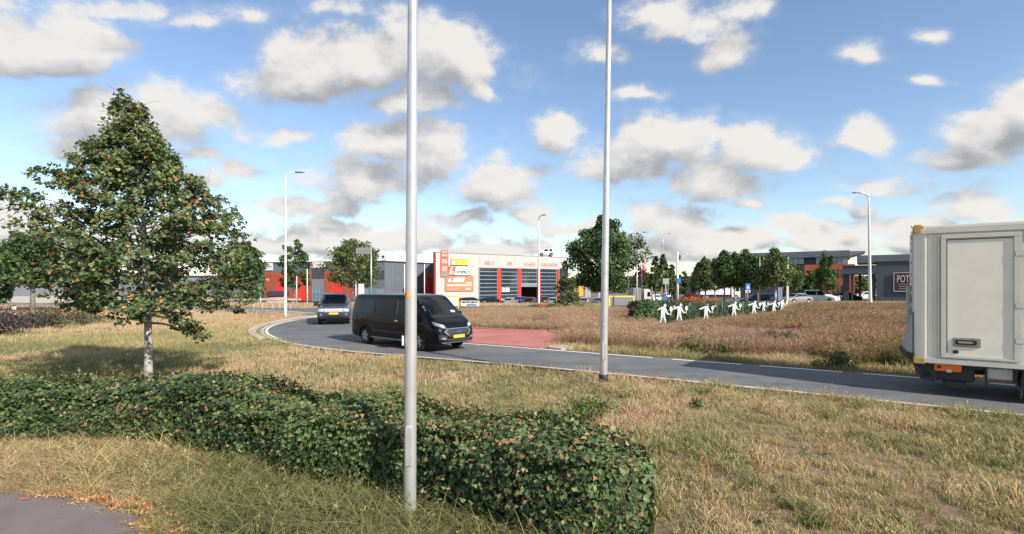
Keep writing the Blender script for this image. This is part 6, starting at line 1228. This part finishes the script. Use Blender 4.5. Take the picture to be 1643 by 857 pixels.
# ---- box truck at the right edge
d = Vector((.80, -.60, 0)); ang = math.atan2(d.y, d.x); Cn = Vector((8.63, 11.0, 0))
tr = empty('box_truck', (Cn.x, Cn.y, 0.03), ang, 'white box truck with a side door leaving the picture at the right edge', 'truck')
M_tw = mat('truck_panel', (0.82, 0.77, 0.675), .45, var=.07, scale=2.2); M_tt = mat('truck_trim', (0.62, 0.61, 0.555), .45, .1, var=.06); M_cap = mat('corner_cap', (0.55, 0.36, 0.12), .6, var=.25, scale=12)
zb, zt_, Lb, Wd = .76, 3.55, 6.6, 2.5     # local x forward, y to the left (+y is away from the camera)
body = fixn(MB().box(.10, Lb, 0.02, Wd-.02, zb, zt_, .03).build('cargo_box', M_tw, tr))
# rounded rear corner post, roof rail, sill rail
def q_post(y, s):
    V = []; n = 8
    for z in (zb-.02, zt_+.0):
        for i in range(n+1): a = PI/2*i/n; V.append((.20-.20*math.sin(a), y + s*(.10-.12*math.cos(a)), z))
        V.append((.30, y - s*.02, z)); V.append((.30, y+s*.1, z)); V.append((0, y+s*.1, z)) if False else None
    k = len(V)//2; return V, [tuple(range(k)), tuple(range(2*k-1, k-1, -1))] + [(i, (i+1) % k, k+(i+1) % k, k+i) for i in range(k)]
for y, s in ((0, 1), (Wd, -1)): V, Fc = q_post(y, s); autosmooth(fixn(pyd('corner_post', V, Fc, M_tw, tr)), 40)
fixn(MB().box(.02, Lb+.02, -.035, .03, zt_-.13, zt_-.035, .012).build('side_rail', M_tt, tr)); fixn(MB().box(.0, Lb+.02, -.02, Wd+.02, zt_-.035, zt_+.045, .015).build('roof_cap', M_tw, tr))
fixn(MB().box(.05, Lb, -.035, .06, zb-.07, zb+.045, .01).build('sill_rail', M_tt, tr))
fixn(MB().box(-.02, .16, -.05, .16, zt_-.12, zt_+.075, .03).build('corner_cap', M_cap, tr)); fixn(MB().box(-.02, .16, Wd-.16, Wd+.05, zt_-.12, zt_+.075, .03).build('corner_cap', M_cap, tr)); fixn(MB().box(-.01, .2, -.05, .14, zb-.10, zb+.045, .02).build('corner_cap', M_cap, tr))
fixn(MB().box(.40, .425, -.026, .0, zb+.05, zt_-.14).build('panel_seam', M_tt, tr)); 
dx0, dx1, dz0, dz1 = .445, 1.66, zb+.065, zt_-.165
fr = MB(); t_ = .085
for b_ in [(dx0, dx1, dz1-t_, dz1), (dx0, dx1, dz0, dz0+t_*.6), (dx0, dx0+t_, dz0+t_*.6, dz1-t_), (dx1-t_-.03, dx1, dz0+t_*.6, dz1-t_)]: fr.box(b_[0], b_[1], -.045, .0, b_[2], b_[3], .008)
fd = fixn(MB().box(dx0+t_+.004, dx1-t_-.034, -.022, 0.0, dz0+t_*.6+.004, dz1-t_-.004).build('side_door', M_tw, tr)); fixn(fr.build('door_frame', M_tt, fd))
fixn(MB().box(dx0+t_, dx0+t_+.02, -.034, -.02, dz0+.1, dz1-.1).box(dx0+t_+.02, dx1-t_-.04, -.034, -.02, dz1-t_-.03, dz1-t_-.012).build('door_seal', mat('seal', (.10, .11, .12), .7), fd))
for z in (dz1-.42, dz1-1.45, dz0+.42): fixn(MB().box(dx1-.10, dx1+.06, -.050, -.035, z-.06, z+.06, .01).build('hinge', M_tt, fd))
lk = fixn(MB().box(dx0+.19, dx0+.62, -.04, -.015, dz0+.24, dz0+.43, .015).build('lock_plate', mat('aged_steel', (.32, .31, .27), .5, .4, var=.3, scale=20), fd)); fixn(MB().box(dx0+.23, dx0+.56, -.052, -.036, dz0+.29, dz0+.39, .01).build('recess', M_plast, lk)); fixn(MB().box(dx0+.27, dx0+.50, -.07, -.048, dz0+.32, dz0+.36, .008).build('latch', M_chrome, lk))
fixn(MB().box(dx0+.19, dx0+.28, -.04, -.015, dz0+.10, dz0+.17, .01).build('small_lock', M_plast, fd))
fixn(MB().box(1.70, 1.735, -.024, .0, zb+.05, zt_-.14).build('panel_seam', mat('rusty_seam', (.30, .22, .14), .7, var=.3), tr))
for xx in (2.9, 4.1, 5.3): fixn(MB().box(xx, xx+.02, -.022, 0, zb+.05, zt_-.14).build('panel_seam', M_tt, tr))
# rear: frame, folded tail lift, red and white tape
fixn(MB().box(-.03, .10, .14, Wd-.14, zb, zt_-.1, .02).build('rear_shutter', M_tt, tr)); fixn(MB().box(-.10, -.035, .2, Wd-.2, zb+.02, zb+1.55, .02).build('tail_lift_plate', mat('lift_steel', (.33, .35, .38), .45, .5, var=.15), tr))
for k in range(22):
    z = zb+.08+k*.13; fixn(MB().box(-.045, -.03, .16, .20, z, z+.065).build('tape_patch', M_tl if k % 2 else M_white, tr))
o = fixn(MB().prism([(-.02, zb+.08), (-.19, zb+.22), (-.19, zb+.36), (-.06, zb+.85), (-.02, zb+1.0)], .05, .16).build('lift_bracket', bpy.data.materials['lift_steel'], tr)); fixn(MB().prism([(-.02, zb-.05), (-.18, zb+.04), (-.26, zb+.20), (-.22, zb+.28), (-.10, zb+.12), (-.02, zb+.12)], .02, .12).build('lift_hook', M_plast, tr))
fixn(MB().prism([(.0, zb-.08), (-.06, zb-.02), (.12, zb-.44), (.36, zb-.48), (.42, zb-.09)], .10, .20).build('bumper_arm', M_plast, tr)); fixn(MB().box(.14, .30, .10, Wd-.1, .36, .50, .02).build('underrun_bar', M_plast, tr))
fixn(MB().box(.12, 1.00, .16, Wd-.5, .32, .68, .03).build('underfloor_box', M_plast, tr)); fixn(MB().box(.25, Lb, .55, .70, .45, zb-.07).build('chassis_rail', M_plast, tr)); fixn(MB().box(.25, Lb, Wd-.70, Wd-.55, .45, zb-.07).build('chassis_rail', M_plast, tr)); fixn(MB().box(.3, Lb, .12, Wd-.12, zb-.16, zb-.06).build('floor_frame', M_plast, tr)); fixn(MB().box(.50, .86, .10, .5, .20, .33, .02).build('lift_pump', M_plast, tr))
ob = fixn(MB().box(.34, .78, .02, .12, .53, .70, .02).build('orange_lift_box', mat('orange_box_paint', (.80, .16, .03), .5, var=.1), tr)); fixn(MB().tube([(.42, .012, .62), (.42, .03, .62)], .035, 12).build('knob', M_ink, ob)); fixn(MB().box(.54, .62, .005, .02, .52, .58).build('clasp', M_tt, ob)); fixn(MB().box(.24, .38, .04, .08, .67, .70).build('marker_strip', M_sign_or, tr))
fixn(MB().tube([(.06, .15, .56), (.09, .14, .56)], .05, 12).build('tail_light', M_tl, tr)); fixn(MB().box(.02, .05, .12, .3, .46, .66).build('tail_light', M_tl, tr))
fixn(MB().box(1.16, 1.56, .10, .35, .44, .66, .02).build('side_locker', mat('pale_locker', (.45, .46, .42), .5, .2, var=.12), tr)); fixn(MB().box(1.14, 1.17, .06, .10, .28, .70).build('guard_strut', M_plast, tr)); fixn(MB().prism([(1.62, .25), (1.66, .25), (1.60, .45), (1.62, .68), (1.58, .68), (1.56, .44)], .04, .08).build('guard_strut', M_plast, tr))
fixn(MB().box(.95, 1.60, .30, .36, .36, .42).build('side_guard', mat('brown_bar', (.30, .22, .15), .7), tr))
fixn(MB().prism([(1.68, .70), (1.72, .70), (1.68, .12), (1.64, .12)], .04, .34).build('mud_flap', M_plast, tr)); fixn(MB().prism([(1.66, .50), (1.69, .50), (1.80, .69), (2.5, .69), (2.62, .45), (2.65, .45), (2.54, .715), (1.78, .715)], .05, .34).build('wheel_guard', M_plast, tr))
wheel_z = .40
class _W: pass
tw = _W(); tw.e = tr
for (x, y, s) in [(2.16, .36, -1), (2.16, Wd-.36, 1), (6.35, .36, -1), (6.35, Wd-.36, 1)]: Car.wheel(tw, x, y - s*(-.16), .40, s, .28)
# cab (in front of the box, outside the view)
csz = [(6.72, 0.0), (8.55, 0.0)]
cab = fixn(MB().prism([(6.72, .55), (8.50, .45), (8.62, .60), (8.60, 1.35), (8.28, 2.45), (8.0, 2.62), (6.72, 2.62)], .12, Wd-.12).build('cab', M_tw, tr)); fixn(MB().prism([(8.62, 1.42), (8.33, 2.38), (8.31, 2.37), (8.60, 1.41)], .25, Wd-.25).build('windscreen', M_cglass, cab))
for y in (.105, Wd-.13): fixn(MB().prism([(7.35, 1.40), (8.40, 1.40), (8.20, 2.25), (7.35, 2.25)], y, y+.025).build('side_window', M_cglass, cab))
for y in (.25, Wd-.6): fixn(MB().box(8.60, 8.64, y, y+.35, .72, .90, .01).build('headlight', M_hl, cab))
fixn(MB().box(8.60, 8.63, .7, Wd-.7, .70, 1.15, .01).build('grille', M_plast, cab)); fixn(MB().box(6.7, 8.5, .3, Wd-.3, .3, .56).build('chassis', M_plast, tr))

# ---- distant lorries
def lorry(name, px0, px1, top, bot, Y, boxm, label, cabw=.16, cabm=None, right=True, box2=None):
    X0, X1 = gx(px0, Y), gx(px1, Y); z0 = float(zf((X0+X1)/2, Y)); t = empty(name, (X0, Y, z0), 0, label, 'lorry'); L = X1-X0; zt = gz(top, Y)-z0; zb_ = .95 if zt > 2.6 else .6
    cw = L*cabw; a, b_ = (0, L-cw-.35) if right else (cw+.35, L); fixn(MB().box(a, b_, 0, 2.4, zb_, zt, .03).build('cargo_box', boxm, t)); 
    for k in range(1, 5): x = a+(b_-a)*k/5; fixn(MB().box(x-.03, x+.03, -.02, 0, zb_+.05, zt-.05).build('side_post', M_grey2, t))
    c0, c1 = (L-cw, L) if right else (0, cw); s = 1 if right else -1; cx = (c0+c1)/2; h_ = cw/2; zc = zt*.93
    cb_ = fixn(MB().prism([(cx-s*h_, .5), (cx+s*h_, .5), (cx+s*h_, zc*.55), (cx+s*h_*.75, zc*.9), (cx+s*h_*.4, zc), (cx-s*h_, zc)], .05, 2.35).build('cab', cabm or M_white, t))
    fixn(MB().prism([(cx-s*h_*.1, zc*.56), (cx+s*h_*.85, zc*.56), (cx+s*h_*.65, zc*.84), (cx-s*h_*.1, zc*.84)], .02, .05).build('side_window', M_cglass, cb_))
    fixn(MB().box(.2, L-.2, .3, 2.1, .45, zb_).build('chassis', M_plast, t))
    for x in ([a+(b_-a)*.12, a+(b_-a)*.24, cx] if L > 4 else [L*.2, cx]):
        q = MB().tube([(x, .02, .48), (x, .3, .48)], .48, 16).build('wheel', M_tyre, t); MB().tube([(x, .0, .48), (x, .03, .48)], .26, 12).build('rim', M_rim, q)
    return t
lorry('lorry', 1123.5, 1188, 454.5, 480, 96, mat('white_trailer', (.66, .66, .66), .5, var=.08, scale=.5), 'white lorry with a long box trailer parked behind the orange flower bed', .21)
lorry('dark_trailer', 1107, 1124, 453.5, 480, 100, mat('navy_curtain', (.04, .045, .08), .6, var=.1), 'dark navy trailer standing left of the white lorry', .12, M_dgrey, right=False)
lorry('small_lorry', 1016, 1045, 462, 489, 68, mat('lorry_grey', (.26, .27, .31), .5), 'small lorry with a grey box and white cab right of the pinkish pole', .38)
